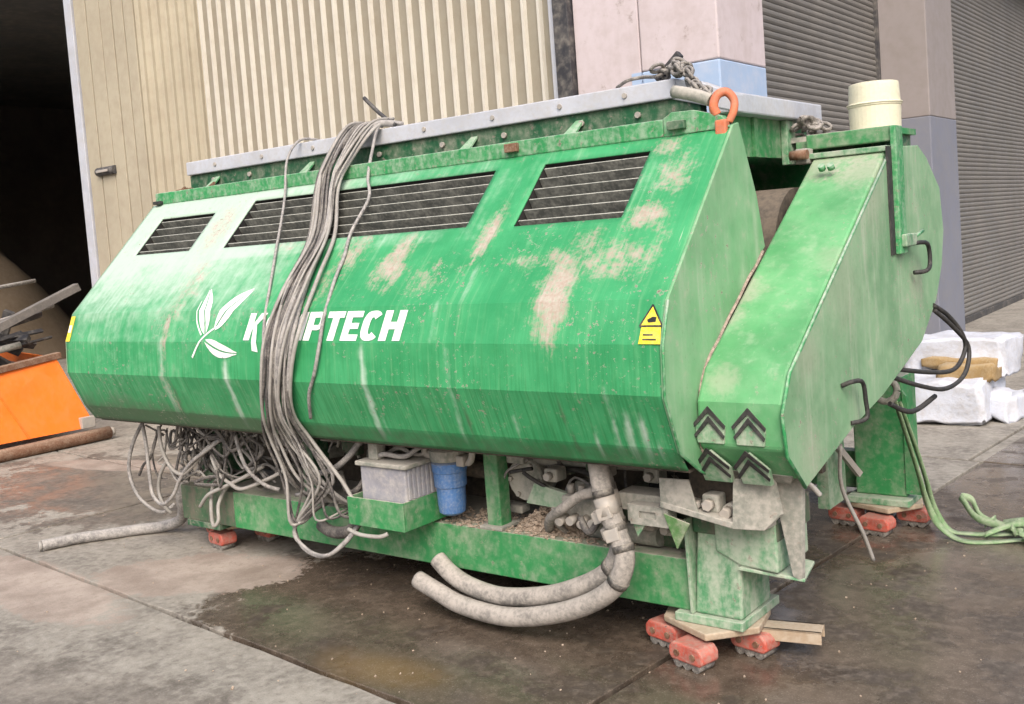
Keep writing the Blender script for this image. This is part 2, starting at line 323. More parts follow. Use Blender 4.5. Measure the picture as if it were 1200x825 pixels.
def ground_material(name='concrete'):
    t = NT(name); P = t.geo.outputs['Position']
    nb = t.noise(.9, 6, .6); nm = t.noise(3.5, 8, .65, off=2); nf = t.noise(22, 6, .65, off=5); ng = t.noise(130, 4, .7, off=8)
    x, y, z = t.sep(P)
    u_ = t.math('ADD', t.math('MULTIPLY', x, .9959), t.math('MULTIPLY', y, -.0909))
    v_ = t.math('ADD', t.math('MULTIPLY', x, .0909), t.math('MULTIPLY', y, .9959))
    far = t.math('GREATER_THAN', v_, 2.365); rgt = t.math('GREATER_THAN', u_, -2.31)
    def blob(cx, cy, rx, ry, rot=0., wob=.9, a=.55, b=1.05, fine=.35):
        c, s = math.cos(rot), math.sin(rot)
        dx = t.math('SUBTRACT', x, cx); dy = t.math('SUBTRACT', y, cy)
        u = t.math('DIVIDE', t.math('ADD', t.math('MULTIPLY', dx, c), t.math('MULTIPLY', dy, s)), rx)
        v = t.math('DIVIDE', t.math('SUBTRACT', t.math('MULTIPLY', dy, c), t.math('MULTIPLY', dx, s)), ry)
        d = t.math('SQRT', t.math('ADD', t.math('MULTIPLY', u, u), t.math('MULTIPLY', v, v)))
        d = t.math('ADD', d, t.math('MULTIPLY', t.math('SUBTRACT', nm, .5), wob))
        d = t.math('ADD', d, t.math('MULTIPLY', t.math('SUBTRACT', nf, .5), fine))
        return t.ramp(d, a, b, 1, 0)
    dry = t.mix(t.ramp(nm, .3, .7), (.155, .14, .118), (.285, .262, .222))
    dry = t.mix(t.ramp(nf, .42, .7, 0, .6), dry, (.36, .335, .29))
    dry = t.mix(t.ramp(nf, .46, .3, 0, .55), dry, (.10, .085, .068))
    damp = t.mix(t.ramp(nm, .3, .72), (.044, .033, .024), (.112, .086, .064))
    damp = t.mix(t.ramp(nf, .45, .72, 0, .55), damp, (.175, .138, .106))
    w1 = t.math('MULTIPLY', blob(-2.9, 3.25, 1.8, .98, -.12, a=.85, b=1.0), far)  # wet slab, running into the shadow painted under the machine
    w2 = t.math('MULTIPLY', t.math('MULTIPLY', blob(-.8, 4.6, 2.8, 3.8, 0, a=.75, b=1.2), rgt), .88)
    wet_shade = t.math('MAXIMUM', w1, w2)
    wet_shade = t.math('MAXIMUM', wet_shade, t.math('MULTIPLY', blob(-6.9, 4.5, 2.6, 1.3, .2, wob=1.9, a=.75, b=.92), t.math('MULTIPLY', far, .58)))
    wet_shade = t.math('MAXIMUM', wet_shade, blob(-4, 5.2, 3, 1.4, 0, a=.8, b=1.0))  # damp tone that also paints the shadow below and behind the machine
    wet_shade = t.math('MAXIMUM', wet_shade, t.math('MULTIPLY', blob(-3.6, 1.9, 1.6, .5, 0, wob=2.2, a=.5, b=1.0), .4))
    wet_shade = t.math('MULTIPLY', wet_shade, t.ramp(nb, .25, .5, .75, 1))
    col = t.mix(wet_shade, dry, damp)
    pink = t.math('MAXIMUM', blob(-4.78, 3.22, .66, .36, .5, wob=1.1, a=.86, b=.98, fine=.6), blob(-5.5, 2.66, 1.05, .27, -.1, wob=1.0, a=.84, b=.98, fine=.5))
    pink = t.math('MAXIMUM', pink, blob(-8.1, 4.75, .85, .2, .2, wob=1.0, a=.8, b=1.0))
    pc = t.mix(t.ramp(nm, .3, .7), (.24, .19, .155), (.40, .335, .285))
    pc = t.mix(t.ramp(nf, .5, .7, 0, .6), pc, (.20, .155, .12))
    col = t.mix(t.math('MULTIPLY', pink, .88), col, pc)
    # rust coloured run-off and grit
    oc = t.math('MULTIPLY', blob(-2.95, 2.80, .45, .2, 0, wob=1.2, a=.2, b=1.0), .35)
    col = t.mix(oc, col, (.26, .17, .06))
    col = t.mix(t.ramp(ng, .56, .72, 0, .5), col, (.40, .365, .32))
    col = t.mix(t.ramp(ng, .44, .28, 0, .6), col, (.05, .042, .036))
    t.set('Base Color', col)
    wr = t.math('MULTIPLY', wet_shade, t.math('SUBTRACT', 1., pink, True))
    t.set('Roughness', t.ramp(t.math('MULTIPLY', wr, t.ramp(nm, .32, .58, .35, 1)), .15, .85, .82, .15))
    t.b.inputs['Specular IOR Level'].default_value = .55
    t.bump(t.math('MULTIPLY', t.math('ADD', nf, t.math('MULTIPLY', ng, .5)), t.ramp(wr, 0, 1, 1, .2)), .35, .012)
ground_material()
weathered('joint_dirt', (.016, .013, .011), dust=(.06, .048, .04), amt=.3, scale=14, rough=1, updust=0)

# ================================================================== SETTING
def ground():
    g = MB().box(-150, 150, -150, 150, -.3, -.028).build('ground', 'joint_dirt', origin=(0, 0, 0))
    g['kind'] = 'structure'
    U = V((.9959, -.0909, 0)); W = V((.0909, .9959, 0)); gp = .014
    cells = []
    for u0, u1 in ((-30, -20), (-20, -9.2), (-9.2, -.6), (-.6, 7), (7, 30)): cells.append((u0, u1, -1.6, 2.365)); cells.append((u0, u1, -6, -1.6))
    for u0, u1 in ((-30, -12), (-12, -6.95)): cells += [(u0, u1, 2.365, 4.04), (u0, u1, 4.04, 6.9)]
    for u0, u1 in ((-6.95, -2.31), (-2.31, 4.2), (4.2, 30)): cells.append((u0, u1, 2.365, 6.9))
    for u0, u1 in ((-30, -16), (-16, -8), (-8, -2.4), (-2.4, 4.2), (4.2, 30)): cells += [(u0, u1, 6.9, 12), (u0, u1, 12, 20), (u0, u1, 20, 32)]
    for u0, u1, v0, v1 in cells:
        mb = MB()
        n = max(2, min(40, int((u1 - u0) / .12))) if v1 < 8 and u0 > -13 else 1
        pts = []
        for i in range(n + 1):
            u = u0 + gp + (u1 - u0 - 2 * gp) * i / n
            j = random.uniform(-.006, .006) if 0 < i < n else 0
            pts.append(U * u + W * (v0 + gp + j))
        for i in range(n, -1, -1):
            u = u0 + gp + (u1 - u0 - 2 * gp) * i / n
            j = random.uniform(-.006, .006) if 0 < i < n else 0
            pts.append(U * u + W * (v1 - gp + j))
        mb.poly(pts, (0, 0, -.1))
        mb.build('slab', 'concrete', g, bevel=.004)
    return g
GROUND = ground()

def warehouse():
    t = thing('warehouse', (-7, 12, 0), 'tall industrial hall with beige corrugated door, pink wall and grey shutters', 'building')
    H = 6.6; YF = 6.77
    # pink wall with corner pillar
    MB().box(-4.43, -3.86, YF, 7.0, -.02, H).build('wall_panel', 'wall_pink', t, bevel=.008)
    MB().box(-3.852, -3.22, YF - .003, 7.575, 2.852, H).build('pillar', 'wall_pink', t, bevel=.012)
    MB().box(-3.852, -3.22, YF - .003, 7.575, -.02, 2.85).build('painted_base', 'wall_blue', t, bevel=.012)
    MB().box(-3.94, -3.858, YF - .004, 7.0, 0, 2.85).build('painted_base', 'wall_blue', t)
    # second pillar
    MB().box(-3.82, -3.22, 12.0, 13.1, 2.70, H).build('pillar', 'pillar_mauve', t, bevel=.012)
    MB().box(-3.82, -3.22, 12.0, 13.1, -.02, 2.70).build('painted_base', 'pillar_blue', t, bevel=.012)
    # third pillar out of the frame to the right carries the wall on
    MB().box(-3.82, -3.22, 21.6, 22.7, -.02, H).build('pillar', 'pillar_mauve', t, bevel=.012)
    # shutters on the long side: curved slats, too fine to pick apart
    for y0, y1 in ((7.575, 12.0), (13.1, 21.6)):
        mb = MB(); p = .065; n = int(5.2 / p)
        for i in range(n):
            z = .02 + i * p
            mb.prof_y = None
            vs = [(-3.778, z), (-3.768, z + p * .3), (-3.768, z + p * .62), (-3.778, z + p * .86), (-3.785, z + p * .98)]
            for (xa, za), (xb, zb) in zip(vs, vs[1:]):
                mb.add([(xa, y0 + .01, za), (xa, y1 - .01, za), (xb, y1 - .01, zb), (xb, y0 + .01, zb)], [(0, 1, 2, 3)])
        sh = MB().box(-3.86, -3.80, y0 + .004, y1 - .004, -.02, 5.3).build('roller_shutter', 'shutter_grey', t)
        sl = mb.build('shutter_slats', 'shutter_grey', sh); sl['kind'] = 'stuff'
        MB().box(-3.80, -3.74, y0 + .006, y1 - .006, .0, .09).build('bottom_rail', 'post_dark', sh, bevel=.006)
        MB().box(-3.80, -3.73, y0, y0 + .05, 0, 5.3).build('guide_rail', 'post_dark', sh, bevel=.004)
        MB().box(-3.80, -3.73, y1 - .05, y1, 0, 5.3).build('guide_rail', 'post_dark', sh, bevel=.004)
        MB().box(-3.86, -3.5, y0, y1, 5.3, H).build('lintel', 'pillar_mauve', t)
    # dark steel post at the door's right jamb
    MB().box(-4.575, -4.435, 6.70, 6.99, 0, 5.4).build('door_post', 'post_dark', t, bevel=.006)
    MB().box(-4.64, -4.582, 6.74, 6.99, 0, 5.4).build('guide_rail', 'galvanised', t, bevel=.004)
    # corrugated sliding door
    YD = 6.90
    d = MB().box(-9.28, -4.645, YD, YD + .06, .03, 5.4).build('sliding_door', 'door_beige', t)
    x = -9.22; i = 0
    rib = None
    while x < -4.68:
        if rib is None:
            mb = MB(); h = .034
            mb.poly([(x - .034, YD - .001, .03), (x - .014, YD - h, .03), (x + .012, YD - h, .03), (x + .024, YD - .001, .03)], (0, 0, 5.36))
            rib = mb.build('rib', 'door_rib', d); x0 = x
        else: copy_part(rib, d, (x - x0, 0, 0))
        x += .157
    # panel that folds back between leaf and door
    a = V((-9.98, 6.60, 0)); b = V((-9.30, 6.93, 0)); dv = (b - a).normalized(); nv = V((dv.y, -dv.x, 0))
    fp = MB().poly([a, b, b - nv * .05, a - nv * .05], (0, 0, 5.4)).build('folding_panel', 'leaf_beige', t)
    for k in range(7):
        c = a + (b - a) * ((k + .5) / 7)
        MB().poly([c - dv * .028 + nv * .001, c - dv * .012 + nv * .026, c + dv * .012 + nv * .026, c + dv * .028 + nv * .001], (0, 0, 5.4)).build('rib', 'leaf_beige', fp)
    # plain leaf of upright boards
    lf = MB().box(-11.32, -9.99, 6.64, 6.70, .02, 5.4).build('door_leaf', 'hall_dark', t)
    xs = [-11.20, -10.94, -10.66, -10.42, -10.20, -10.0]
    for x0, x1 in zip(xs, xs[1:]):
        MB().box(x0 + .011, x1 - .011, 6.595 + random.uniform(0, .006), 6.639, .02, 5.4).build('board', 'leaf_beige', lf, bevel=.006)
    MB().box(-11.36, -11.208, 6.58, 6.72, .02, 5.4).build('edge_frame', 'galvanised', lf, bevel=.006)
    hd = MB().tube([(-10.98, 6.585, 2.80), (-10.62, 6.585, 2.80)], .05, 12, per=4).build('handle', 'post_dark', lf)
    MB().box(-10.94, -10.70, 6.525, 6.533, 2.785, 2.815).build('grip', 'bare_steel', lf, bevel=.004)
    # rest of the shell
    MB().box(-30, -4.44, 6.72, 7.02, 5.41, H).build('wall_panel', 'wall_pink', t)
    MB().box(-30, -19.5, 6.72, 7.02, 0, 5.4).build('wall_panel', 'wall_pink', t)
    MB().box(-30, -3.25, 6.77, 32, H + .01, H + .3).build('roof', 'roof_grey', t)
    MB().box(-30, -3.9, 31.5, 31.8, 0, H).build('back_wall', 'hall_dark', t)
    MB().box(-30, -29.7, 7.03, 31.5, 0, H).build('side_wall', 'hall_dark', t)
    MB().box(-3.9, -3.6, 22.71, 31.5, 0, H).build('side_wall', 'pillar_mauve', t)
    MB().box(-29, -5, 19, 19.2, 0, H - .01).build('partition_wall', 'hall_dark', t)
warehouse()

def heap():
    mb = MB(); n = 40; m = 14; c = V((-21.4, 9.4, 0))
    for j in range(m + 1):
        r = 2.6 * j / m
        for i in range(n):
            a = 2 * math.pi * i / n
            p = c + V((r * math.cos(a), r * math.sin(a), 0)); h = 3.1 * max(0, 1 - (j / m) ** 1.25)
            p.z = max(0, h + .22 * mnoise.noise(p * 1.7 + V((0, 0, h))) * (1 - j / m) * 2)
            mb.v.append(p)
    for j in range(m):
        for i in range(n):
            a = j * n + i; b = j * n + (i + 1) % n; mb.f.append([a, b, b + n, a + n]); mb.sm.append(True)
    tag(mb.build('material_heap', 'heap_soil'), 'brown heap of bulk material inside the dark hall', 'heap')
heap()

# ================================================================== SHREDDER
SH = thing('shredder', (-3.6, 4.5, 0), 'large green waste shredder with grilles and white lettering, jacked on roller skates', 'machine')
X0, X1 = -5.68, -1.757
PROF = [(3.765, 2.06), (3.158, 1.443), (3.10, 1.29), (3.09, 1.11), (3.174, .905), (3.235, .815)]
GR = [(-5.47, -4.94, 1.752, 1.965), (-4.63, -2.905, 1.756, 2.008), (-2.63, -2.095, 1.742, 2.008)]
def surf_y(z):
    for (ya, za), (yb, zb) in zip(PROF, PROF[1:]):
        if zb <= z <= za: return yb + (ya - yb) * (z - zb) / (za - zb)
    return PROF[0][0] if z > PROF[0][1] else PROF[-1][0]
PINK = [(-3.24, 1.63, .085, .10, .3, 1.1), (-3.17, 1.55, .03, .06, .2, .8), (-2.75, 1.72, .05, .13, .1, 1.0), (-2.255, 1.46, .085, .16, 0, 1.25), (-2.33, 1.60, .22, .035, 0, .75),
        (-2.05, 1.585, .16, .07, 0, .9), (-2.2, 1.66, .10, .05, 0, .7), (-1.90, 1.63, .07, .12, 0, .6), (-2.30, 1.88, .3, .04, 0, .3), (-3.0, 1.55, .12, .08, .2, .55), (-1.93, 1.90, .10, .10, 0, .7), (-1.98, 1.745, .10, .06, 0, .95), (-2.24, 1.33, .05, .08, 0, .9), (-4.78, 1.87, .11, .14, 0, .75), (-3.55, 1.68, .12, .10, 0, .75),
        (-3.62, 1.50, .10, .10, 0, .6), (-4.68, 1.55, .10, .18, 0, .6), (-4.71, 1.32, .035, .14, 0, .8), (-4.73, 1.05, .03, .2, 0, .6), (-2.02, 2.02, .12, .05, 0, .6), (-4.06, 1.74, .14, .06, 0, .5)]
DRIP = [(-4.20, .83, 1.23, .022, .8), (-3.235, .84, 1.30, .02, .85), (-3.19, .84, 1.0, .015, .5), (-2.745, .85, 1.30, .018, .5), (-1.93, .84, 1.06, .016, .8), (-1.87, .84, 1.05, .014, .8), (-1.99, .84, 1.15, .012, .6),
        (-2.45, .9, 1.1, .012, .45), (-4.74, .83, 1.35, .03, .6), (-2.70, 1.45, 1.62, .02, .6), (-2.83, 1.3, 1.5, .02, .4), (-1.82, .84, .95, .012, .7), (-2.08, .84, .98, .012, .6)]
def sstep(a, b, t):
    t = max(0, min(1, (t - a) / (b - a))); return t * t * (3 - 2 * t)
def wear_tone(x, z):
    n = mnoise.noise(V((x * 2.3, z * 3.1, 4))) ; n2 = mnoise.noise(V((x * 7, z * 5, 9)))
    up = sstep(1.30, 1.75, z)
    pale = (1 - sstep(-5.0, -3.3, x + n * .5)) * (.30 + .62 * up)
    pale += .14 * sstep(1.4, 2.0, z) + .12 * n2 * up + .16 * max(0, n)
    if z > 1.70: pale += .22 * (1 - sstep(-3.2, -2.5, x))
    if z < 1.29: pale *= .62
    for cx, za, zb, wd, am in DRIP:
        q = math.exp(-((x - cx - .25 * (1.1 - z) * (0.1 if z > 1 else -.25) - .008 * n2) / wd) ** 2) * sstep(za - .05, za + .05, z) * (1 - sstep(zb - .06, zb + .03, z))
        pale = max(pale, q * am)
    pink = 0
    for cx, cz, rx, rz, sl, am in PINK:
        u = (x - cx - (z - cz) * sl) / rx; v = (z - cz) / rz
        pink = max(pink, am * (1 - sstep(.15, 1.75, math.hypot(u, v))))
    dark = .58 * (1 - sstep(.88, .915, z)) + (.75 * (1 - sstep(-4.9, -3.5, x + n * .8)) * (1 - sstep(.88, 1.10, z))) + .12 * max(0, n)  # darker on the lowest facet; brown-grey dirt at the lower left
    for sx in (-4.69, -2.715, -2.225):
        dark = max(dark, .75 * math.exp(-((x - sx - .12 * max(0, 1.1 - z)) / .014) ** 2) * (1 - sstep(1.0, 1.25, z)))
    return min(1, max(0, pale)), min(1, max(0, pink)), min(1, max(0, dark))

def hood():
    xs = {round(X0 + (X1 - X0) * i / 196, 4) for i in range(197)}
    for a, b, _, _ in GR:
        for e in (a, b):
            near = min(xs, key=lambda q: abs(q - e)); xs.discard(near) if near not in (X0, X1) else None; xs.add(e)
    xs = sorted(xs)
    zs = set()
    segs = [(2.06, 1.443, 40), (1.443, 1.29, 8), (1.29, 1.11, 9), (1.11, .905, 11), (.905, .815, 5)]
    for a, b, n in segs:
        for i in range(n + 1): zs.add(round(a + (b - a) * i / n, 4))
    fixed = {2.06, 1.443, 1.29, 1.11, .905, .815}
    for _, _, a, b in GR:
        for e in (a, b):
            if e in zs: continue
            cand = [q for q in zs if q not in fixed]; near = min(cand, key=lambda q: abs(q - e))
            if abs(near - e) < .006: zs.discard(near)
            zs.add(e)
    zs = sorted(zs)
    me = bpy.data.meshes.new('hood'); vs = []; fs = []; wr = []
    nz = len(zs); org = ORG[SH.name]
    for x in xs:
        for z in zs:
            y = surf_y(z); amp = .006 if .82 < z < 2.05 and X0 + .02 < x < X1 - .02 else 0
            d = mnoise.noise(V((x * 1.6, z * 2.2, 1.5))) * amp + mnoise.noise(V((x * 5, z * 6, 3))) * amp * .25
            for sx in (-4.69, -2.715):                # flange lines where the sheets overlap
                if abs(x - sx) < .022: d += .006 * (1 if x > sx else 0)
            vs.append(V((x, y - d, z)) - org); wr.append(wear_tone(x, z))
    def inside(x, z): return any(a - 1e-5 < x < b - 1e-5 and c - 1e-5 < z < e - 1e-5 for a, b, c, e in GR)
    for i in range(len(xs) - 1):
        for j in range(nz - 1):
            if inside(xs[i] + 1e-5, zs[j] + 1e-5): continue
            a = i * nz + j; fs.append((a, a + nz, a + nz + 1, a + 1))
    me.from_pydata(vs, [], fs); me.update()
    ca = me.color_attributes.new('wear_tone', 'FLOAT_COLOR', 'POINT')
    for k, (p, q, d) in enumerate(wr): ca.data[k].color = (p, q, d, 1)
    for p in me.polygons: p.use_smooth = True
    bm = bmesh.new(); bm.from_mesh(me)
    for e in bm.edges:                                # crisp fold lines
        za = {round(v.co.z, 3) for v in e.verts}
        if len(za) == 1 and (za & {1.443, 1.29, 1.11, .905}): e.smooth = False
    bm.to_mesh(me); bm.free()
    me.materials.append(M['hood_paint'])
    o = link(bpy.data.objects.new('hood', me)); o.parent = SH; ORG[o.name] = org
    sol = o.modifiers.new('sheet', 'SOLIDIFY'); sol.thickness = .006; sol.offset = 0
    # left end wall
    yz = PROF + [(3.9, .80), (5.2, .80), (5.40, 1.1), (5.40, 1.5), (5.2, 2.06)]
    MB().prof(yz, X0 - .012, X0 - .001).build('left_wall', 'casing_end', SH)
    # closed back, roof deck and underside
    MB().add([(X0, 5.2, 2.05), (X1 - .1, 5.2, 2.05), (X1 - .1, 5.4, 1.5), (X0, 5.4, 1.5), (X1 - .1, 5.4, 1.1), (X0, 5.4, 1.1), (X1 - .1, 5.2, .8), (X0, 5.2, .8)],
             [(0, 1, 2, 3), (3, 2, 4, 5), (5, 4, 6, 7)]).build('back_panel', 'frame_green', SH)
    MB().box(X0 + .01, -1.92, 3.80, 5.19, 2.03, 2.05).build('roof_deck', 'dark_green', SH)
    MB().box(X0 + .01, X1 - .01, 3.26, 5.19, .80, .812).build('underside', 'belly_dirt', SH)
hood()

# right end wall of the hood (flat plate that follows the drive casing)
ew = [(3.14, 1.443), (3.083, 1.29), (3.073, 1.105), (3.158, .895), (3.30, .80), (3.375, .765), (3.30, .91), (3.325, 1.09), (3.395, 1.185), (3.985, 1.585), (3.93, 1.80), (3.80, 2.085), (3.75, 2.075)]
MB().prof(ew, X1 + .002, X1 + .014).build('end_wall', 'end_wall', SH, bevel=.003)
def flange(pts, r, name, m, x):
    mb = MB(); mb.tube([(x, y, z) for y, z in pts], r, 6, per=3); return mb.build(name, m, SH)
flange([(3.95, 1.566), (3.88, 1.513), (3.80, 1.468), (3.70, 1.395), (3.60, 1.33), (3.50, 1.255), (3.405, 1.192), (3.335, 1.10), (3.32, 1.0), (3.302, .92), (3.375, .775)], .0065, 'edge_weld', 'scrape', X1 + .017)

# grilles: recess and slats
for gi, (a, b, c, d) in enumerate(GR):
    n = V((0, -.7126, .7016))                         # outward normal of the sloping panel
    up = V((0, .7016, .7126))
    pc = lambda x, z, k: V((x, surf_y(z), z)) - n * k
    mb = MB(); D = .16
    q = [pc(a, c, .002), pc(b, c, .002), pc(b, d, .002), pc(a, d, .002)]; r = [p - n * D for p in q]
    mb.add(q + r, [(4, 5, 6, 7), (0, 1, 5, 4), (1, 2, 6, 5), (2, 3, 7, 6), (3, 0, 4, 7)])
    g = mb.build('grille', 'black_inside', SH)
    ns = 6 if gi else 5; slat = None
    for k in range(ns):
        z = c + (d - c) * (k + .55) / ns; ctr = pc((a + b) / 2, z, .028)
        MB().obox(ctr, ((b - a) / 2 - .004, 0, 0), n * .022 + up * .006, up * .0035 - n * .001).build('slat', 'slat_metal', g)
    nm = max(1, int((b - a) / .42))
    for k in range(1, nm + 1):
        x = a + (b - a) * k / (nm + 1)
        MB().bar(pc(x, c + .004, .06), pc(x, d - .004, .06), .01, .02, up=n).build('divider', 'black_inside', g)

# top rail, gap beam, galvanised beam
MB().box(-5.66, -2.06, 3.762, 3.84, 2.062, 2.135).build('top_rail', 'rail_green', SH, bevel=.006)
MB().poly([(-2.058, 3.762, 2.062), (-1.765, 3.762, 2.066), (-1.80, 3.762, 2.118), (-1.92, 3.762, 2.155), (-2.02, 3.762, 2.158), (-2.058, 3.762, 2.137)], (0, .05, 0)).build('corner_plate', 'rail_green', SH, bevel=.004)
MB().box(-5.60, -2.0, 3.99, 4.05, 2.052, 2.24).build('beam_web', 'dark_green', SH)
MB().box(-5.60, -2.10, 3.965, 4.12, 2.242, 2.325).build('top_beam', 'galvanised', SH, bevel=.006)
MB().box(-1.96, -1.85, 3.98, 5.0, 2.150, 2.236).build('top_beam', 'galvanised', SH, bevel=.008)
MB().poly([(-2.16, 3.975, 2.25), (-1.84, 3.975, 2.15), (-1.84, 3.975, 2.225), (-2.0, 3.975, 2.30), (-2.12, 3.975, 2.322)], (0, .1, 0)).build('beam_corner', 'galvanised', SH, bevel=.006)
for i, x in enumerate([-5.3, -4.85, -4.4, -3.55, -3.1, -2.7, -2.35]):
    MB().cyl((x, 3.957, 2.285), (x, 3.966, 2.285), .012, 8).build('bolt', 'bare_steel', SH)
for i, x in enumerate([-5.35, -5.0, -4.3, -3.9, -3.45, -3.05, -2.6, -2.3]):
    MB().cyl((x, 3.974, 2.195), (x, 3.99, 2.195), .014, 8).build('bolt', 'bare_steel', SH)
for x in (-5.42, -4.55, -3.35, -2.72):
    MB().poly([(x, 3.842, 2.052), (x + .11, 3.842, 2.052), (x + .13, 3.985, 2.20), (x + .09, 3.985, 2.20)], (0, 0, .012)).build('gusset', 'rail_green', SH)
MB().box(-2.87, -2.80, 3.735, 3.761, 2.085, 2.125).build('hinge', 'rust', SH, bevel=.004)
MB().box(-2.03, -1.95, 3.735, 3.761, 2.085, 2.12).build('hinge', 'dark_green', SH, bevel=.004)
MB().box(-5.655, -5.58, 3.735, 3.761, 2.065, 2.085).build('hinge', 'rubber_shade_black', SH, bevel=.004)
for k in range(9):                                    # rust flakes and scraps that lie on the left end of the rail
    x = -5.60 + random.random() * .35; p = V((x, 3.86 + random.random() * .1, 2.145))
    MB().obox(p, V((random.uniform(.02, .06), random.uniform(-.03, .03), random.uniform(0, .025))), V((0, .008, 0)), V((0, 0, .006))).build('rust_scrap', 'rust', SH)
# panel and opening at the right end
MB().box(-1.93, -1.915, 3.86, 4.95, 1.975, 2.149).build('end_panel', 'frame_green', SH)
MB().box(-1.914, -1.90, 4.30, 4.34, 1.975, 2.149).build('stiffener', 'frame_green', SH)
MB().box(-1.914, -1.88, 4.62, 4.72, 1.94, 2.149).build('stiffener', 'leg_green', SH, bevel=.004)
MB().poly([(-1.87, 3.95, 1.99), (-1.87, 4.06, 1.985), (-1.87, 4.075, 1.60), (-1.87, 4.03, 1.57)], (.02, 0, 0)).build('jamb', 'rail_green', SH, bevel=.003)
MB().box(-2.66, -2.64, 3.98, 5.19, .82, 2.02).build('inner_wall', 'black_inside', SH)
MB().cyl((-2.6, 4.5, 1.55), (-1.8, 4.5, 1.55), .28, 28).build('drum', 'belly_dirt', SH)

# drive casing
CF = [(3.395, 1.183), (3.32, 1.088), (3.29, .915), (3.385, .765)]
cas_front = [(4.56, 1.962)] + CF
cas_end = [(4.60, 1.97), (3.345, 1.16), (3.262, 1.03), (3.285, .88), (3.43, .738), (3.94, .86), (4.316, .924), (4.9, 1.075), (5.17, 1.25), (5.288, 1.407), (5.347, 1.574), (5.31, 1.786), (5.11, 1.93), (4.98, 1.985)]
XE = -1.40
body = [(4.56, 1.958), (3.365, 1.17), (3.29, 1.06), (3.29, .9), (3.41, .77), (4.316, .95), (4.85, 1.10), (5.23, 1.407), (5.29, 1.574), (5.25, 1.76), (5.05, 1.9), (4.92, 1.955)]
MB().prof(body, X1 + .02, XE - .012).build('casing', 'casing_front', SH, bevel=.012)
MB().prof(cas_end, XE - .011, XE + .003).build('casing_end_plate', 'casing_end', SH, bevel=.003)
mb = MB(); mb.tube([(XE - .002, y, z) for y, z in cas_end[:5]], .007, 6, per=1); mb.build('edge_weld', 'rail_green', SH)
# chevron shaped teeth of the comb at the foot of the casing
def tooth(cx, ztop, wd, ht, y, slope, name='comb_tooth'):
    tp = MB(); hw = wd / 2
    f = lambda z: y + (ztop - z) * slope
    pts = [(cx, ztop), (cx + hw, ztop - ht * .52), (cx + hw * .9, ztop - ht), (cx - hw * .9, ztop - ht), (cx - hw, ztop - ht * .52)]
    tp.poly([(px, f(pz), pz) for px, pz in pts], (0, .03, 0))
    o = tp.build(name, 'leg_green', SH, bevel=.003)
    for k in (0, 1):                                  # black chevrons paint in the shadow gaps round each tooth
        z1 = ztop + .012 - k * .036; ch = MB(); s = hw * (1.12 - .1 * k); th = .016; dr = ht * .56
        q = [(cx, z1), (cx + s, z1 - dr), (cx + s * .93, z1 - dr - th * .7), (cx, z1 - th * 1.4), (cx - s * .93, z1 - dr - th * .7), (cx - s, z1 - dr)]
        ch.poly([(px, f(pz) - .008, pz) for px, pz in q], (0, .006, 0)); ch.build('chevron', 'rubber_shade_black', o)
for cx in (-1.685, -1.532): tooth(cx, 1.035, .115, .125, 3.276, .02)
for cx in (-1.695, -1.545): tooth(cx, .885, .12, .13, 3.272, -.0 + .55)
MB().poly([(-1.735, 3.39, .79), (-1.43, 3.39, .785), (-1.455, 3.43, .745), (-1.69, 3.43, .75)], (0, .12, 0)).build('comb_base', 'dusty_steel', SH, bevel=.004)
# frame on top of the casing, latch, handles
MB().box(-1.775, -1.385, 4.575, 4.66, 1.995, 2.062).build('casing_bar', 'frame_green', SH, bevel=.006)
MB().box(-1.75, -1.40, 4.53, 4.60, 1.950, 1.975).build('casing_lip', 'leg_green', SH, bevel=.004)
MB().box(-1.396, -1.37, 4.56, 4.66, 1.50, 2.06).build('casing_post', 'rail_green', SH, bevel=.005)
MB().box(-1.398, -1.39, 4.50, 4.555, 1.50, 1.97).build('casing_groove', 'rubber_shade_black', SH)
MB().box(-1.80, -1.745, 4.50, 4.58, 1.93, 2.0).build('bracket', 'bare_steel', SH, bevel=.006)
MB().cyl((-1.81, 4.47, 1.97), (-1.73, 4.47, 1.97), .022, 10).build('bolt', 'rust', SH)
MB().cyl((-1.64, 4.40, 1.892), (-1.64, 4.385, 1.91), .016, 8).build('bolt', 'rail_green', SH)
MB().cyl((-1.60, 4.40, 1.892), (-1.60, 4.385, 1.91), .016, 8).build('bolt', 'rail_green', SH)
lt = MB().box(-1.395, -1.35, 4.58, 4.74, 1.53, 1.585).build('latch', 'leg_green', SH, bevel=.006)
MB().cyl((-1.36, 4.70, 1.56), (-1.36, 4.86, 1.59), .008, 8).build('latch_pin', 'rail_green', lt)
MB().tube([(-1.38, 4.70, 1.535), (-1.335, 4.76, 1.54), (-1.335, 4.845, 1.52), (-1.335, 4.86, 1.44), (-1.335, 4.80, 1.41), (-1.38, 4.76, 1.405)], .010, 8).build('handle', 'rubber_shade_black', lt)
MB().tube([(-1.395, 3.82, 1.04), (-1.355, 3.84, 1.055), (-1.355, 3.94, 1.035), (-1.355, 3.965, .96), (-1.355, 3.965, .89), (-1.395, 3.90, .88)], .009, 8).build('handle', 'rubber_shade_black', SH)
MB().tube([(-1.396, 5.10, 1.225), (-1.36, 5.22, 1.16), (-1.33, 5.35, 1.05), (-1.33, 5.37, .965), (-1.34, 5.20, .90), (-1.37, 4.90, .93), (-1.45, 4.55, 1.0)], .011, 8).build('hose', 'rubber_shade_black', SH)
MB().tube([(-1.396, 5.11, 1.20), (-1.35, 5.26, 1.10), (-1.32, 5.41, .98), (-1.32, 5.31, .86), (-1.34, 5.05, .83), (-1.38, 4.80, .88), (-1.45, 4.57, .96)], .011, 8).build('hose', 'rubber_shade_black', SH)
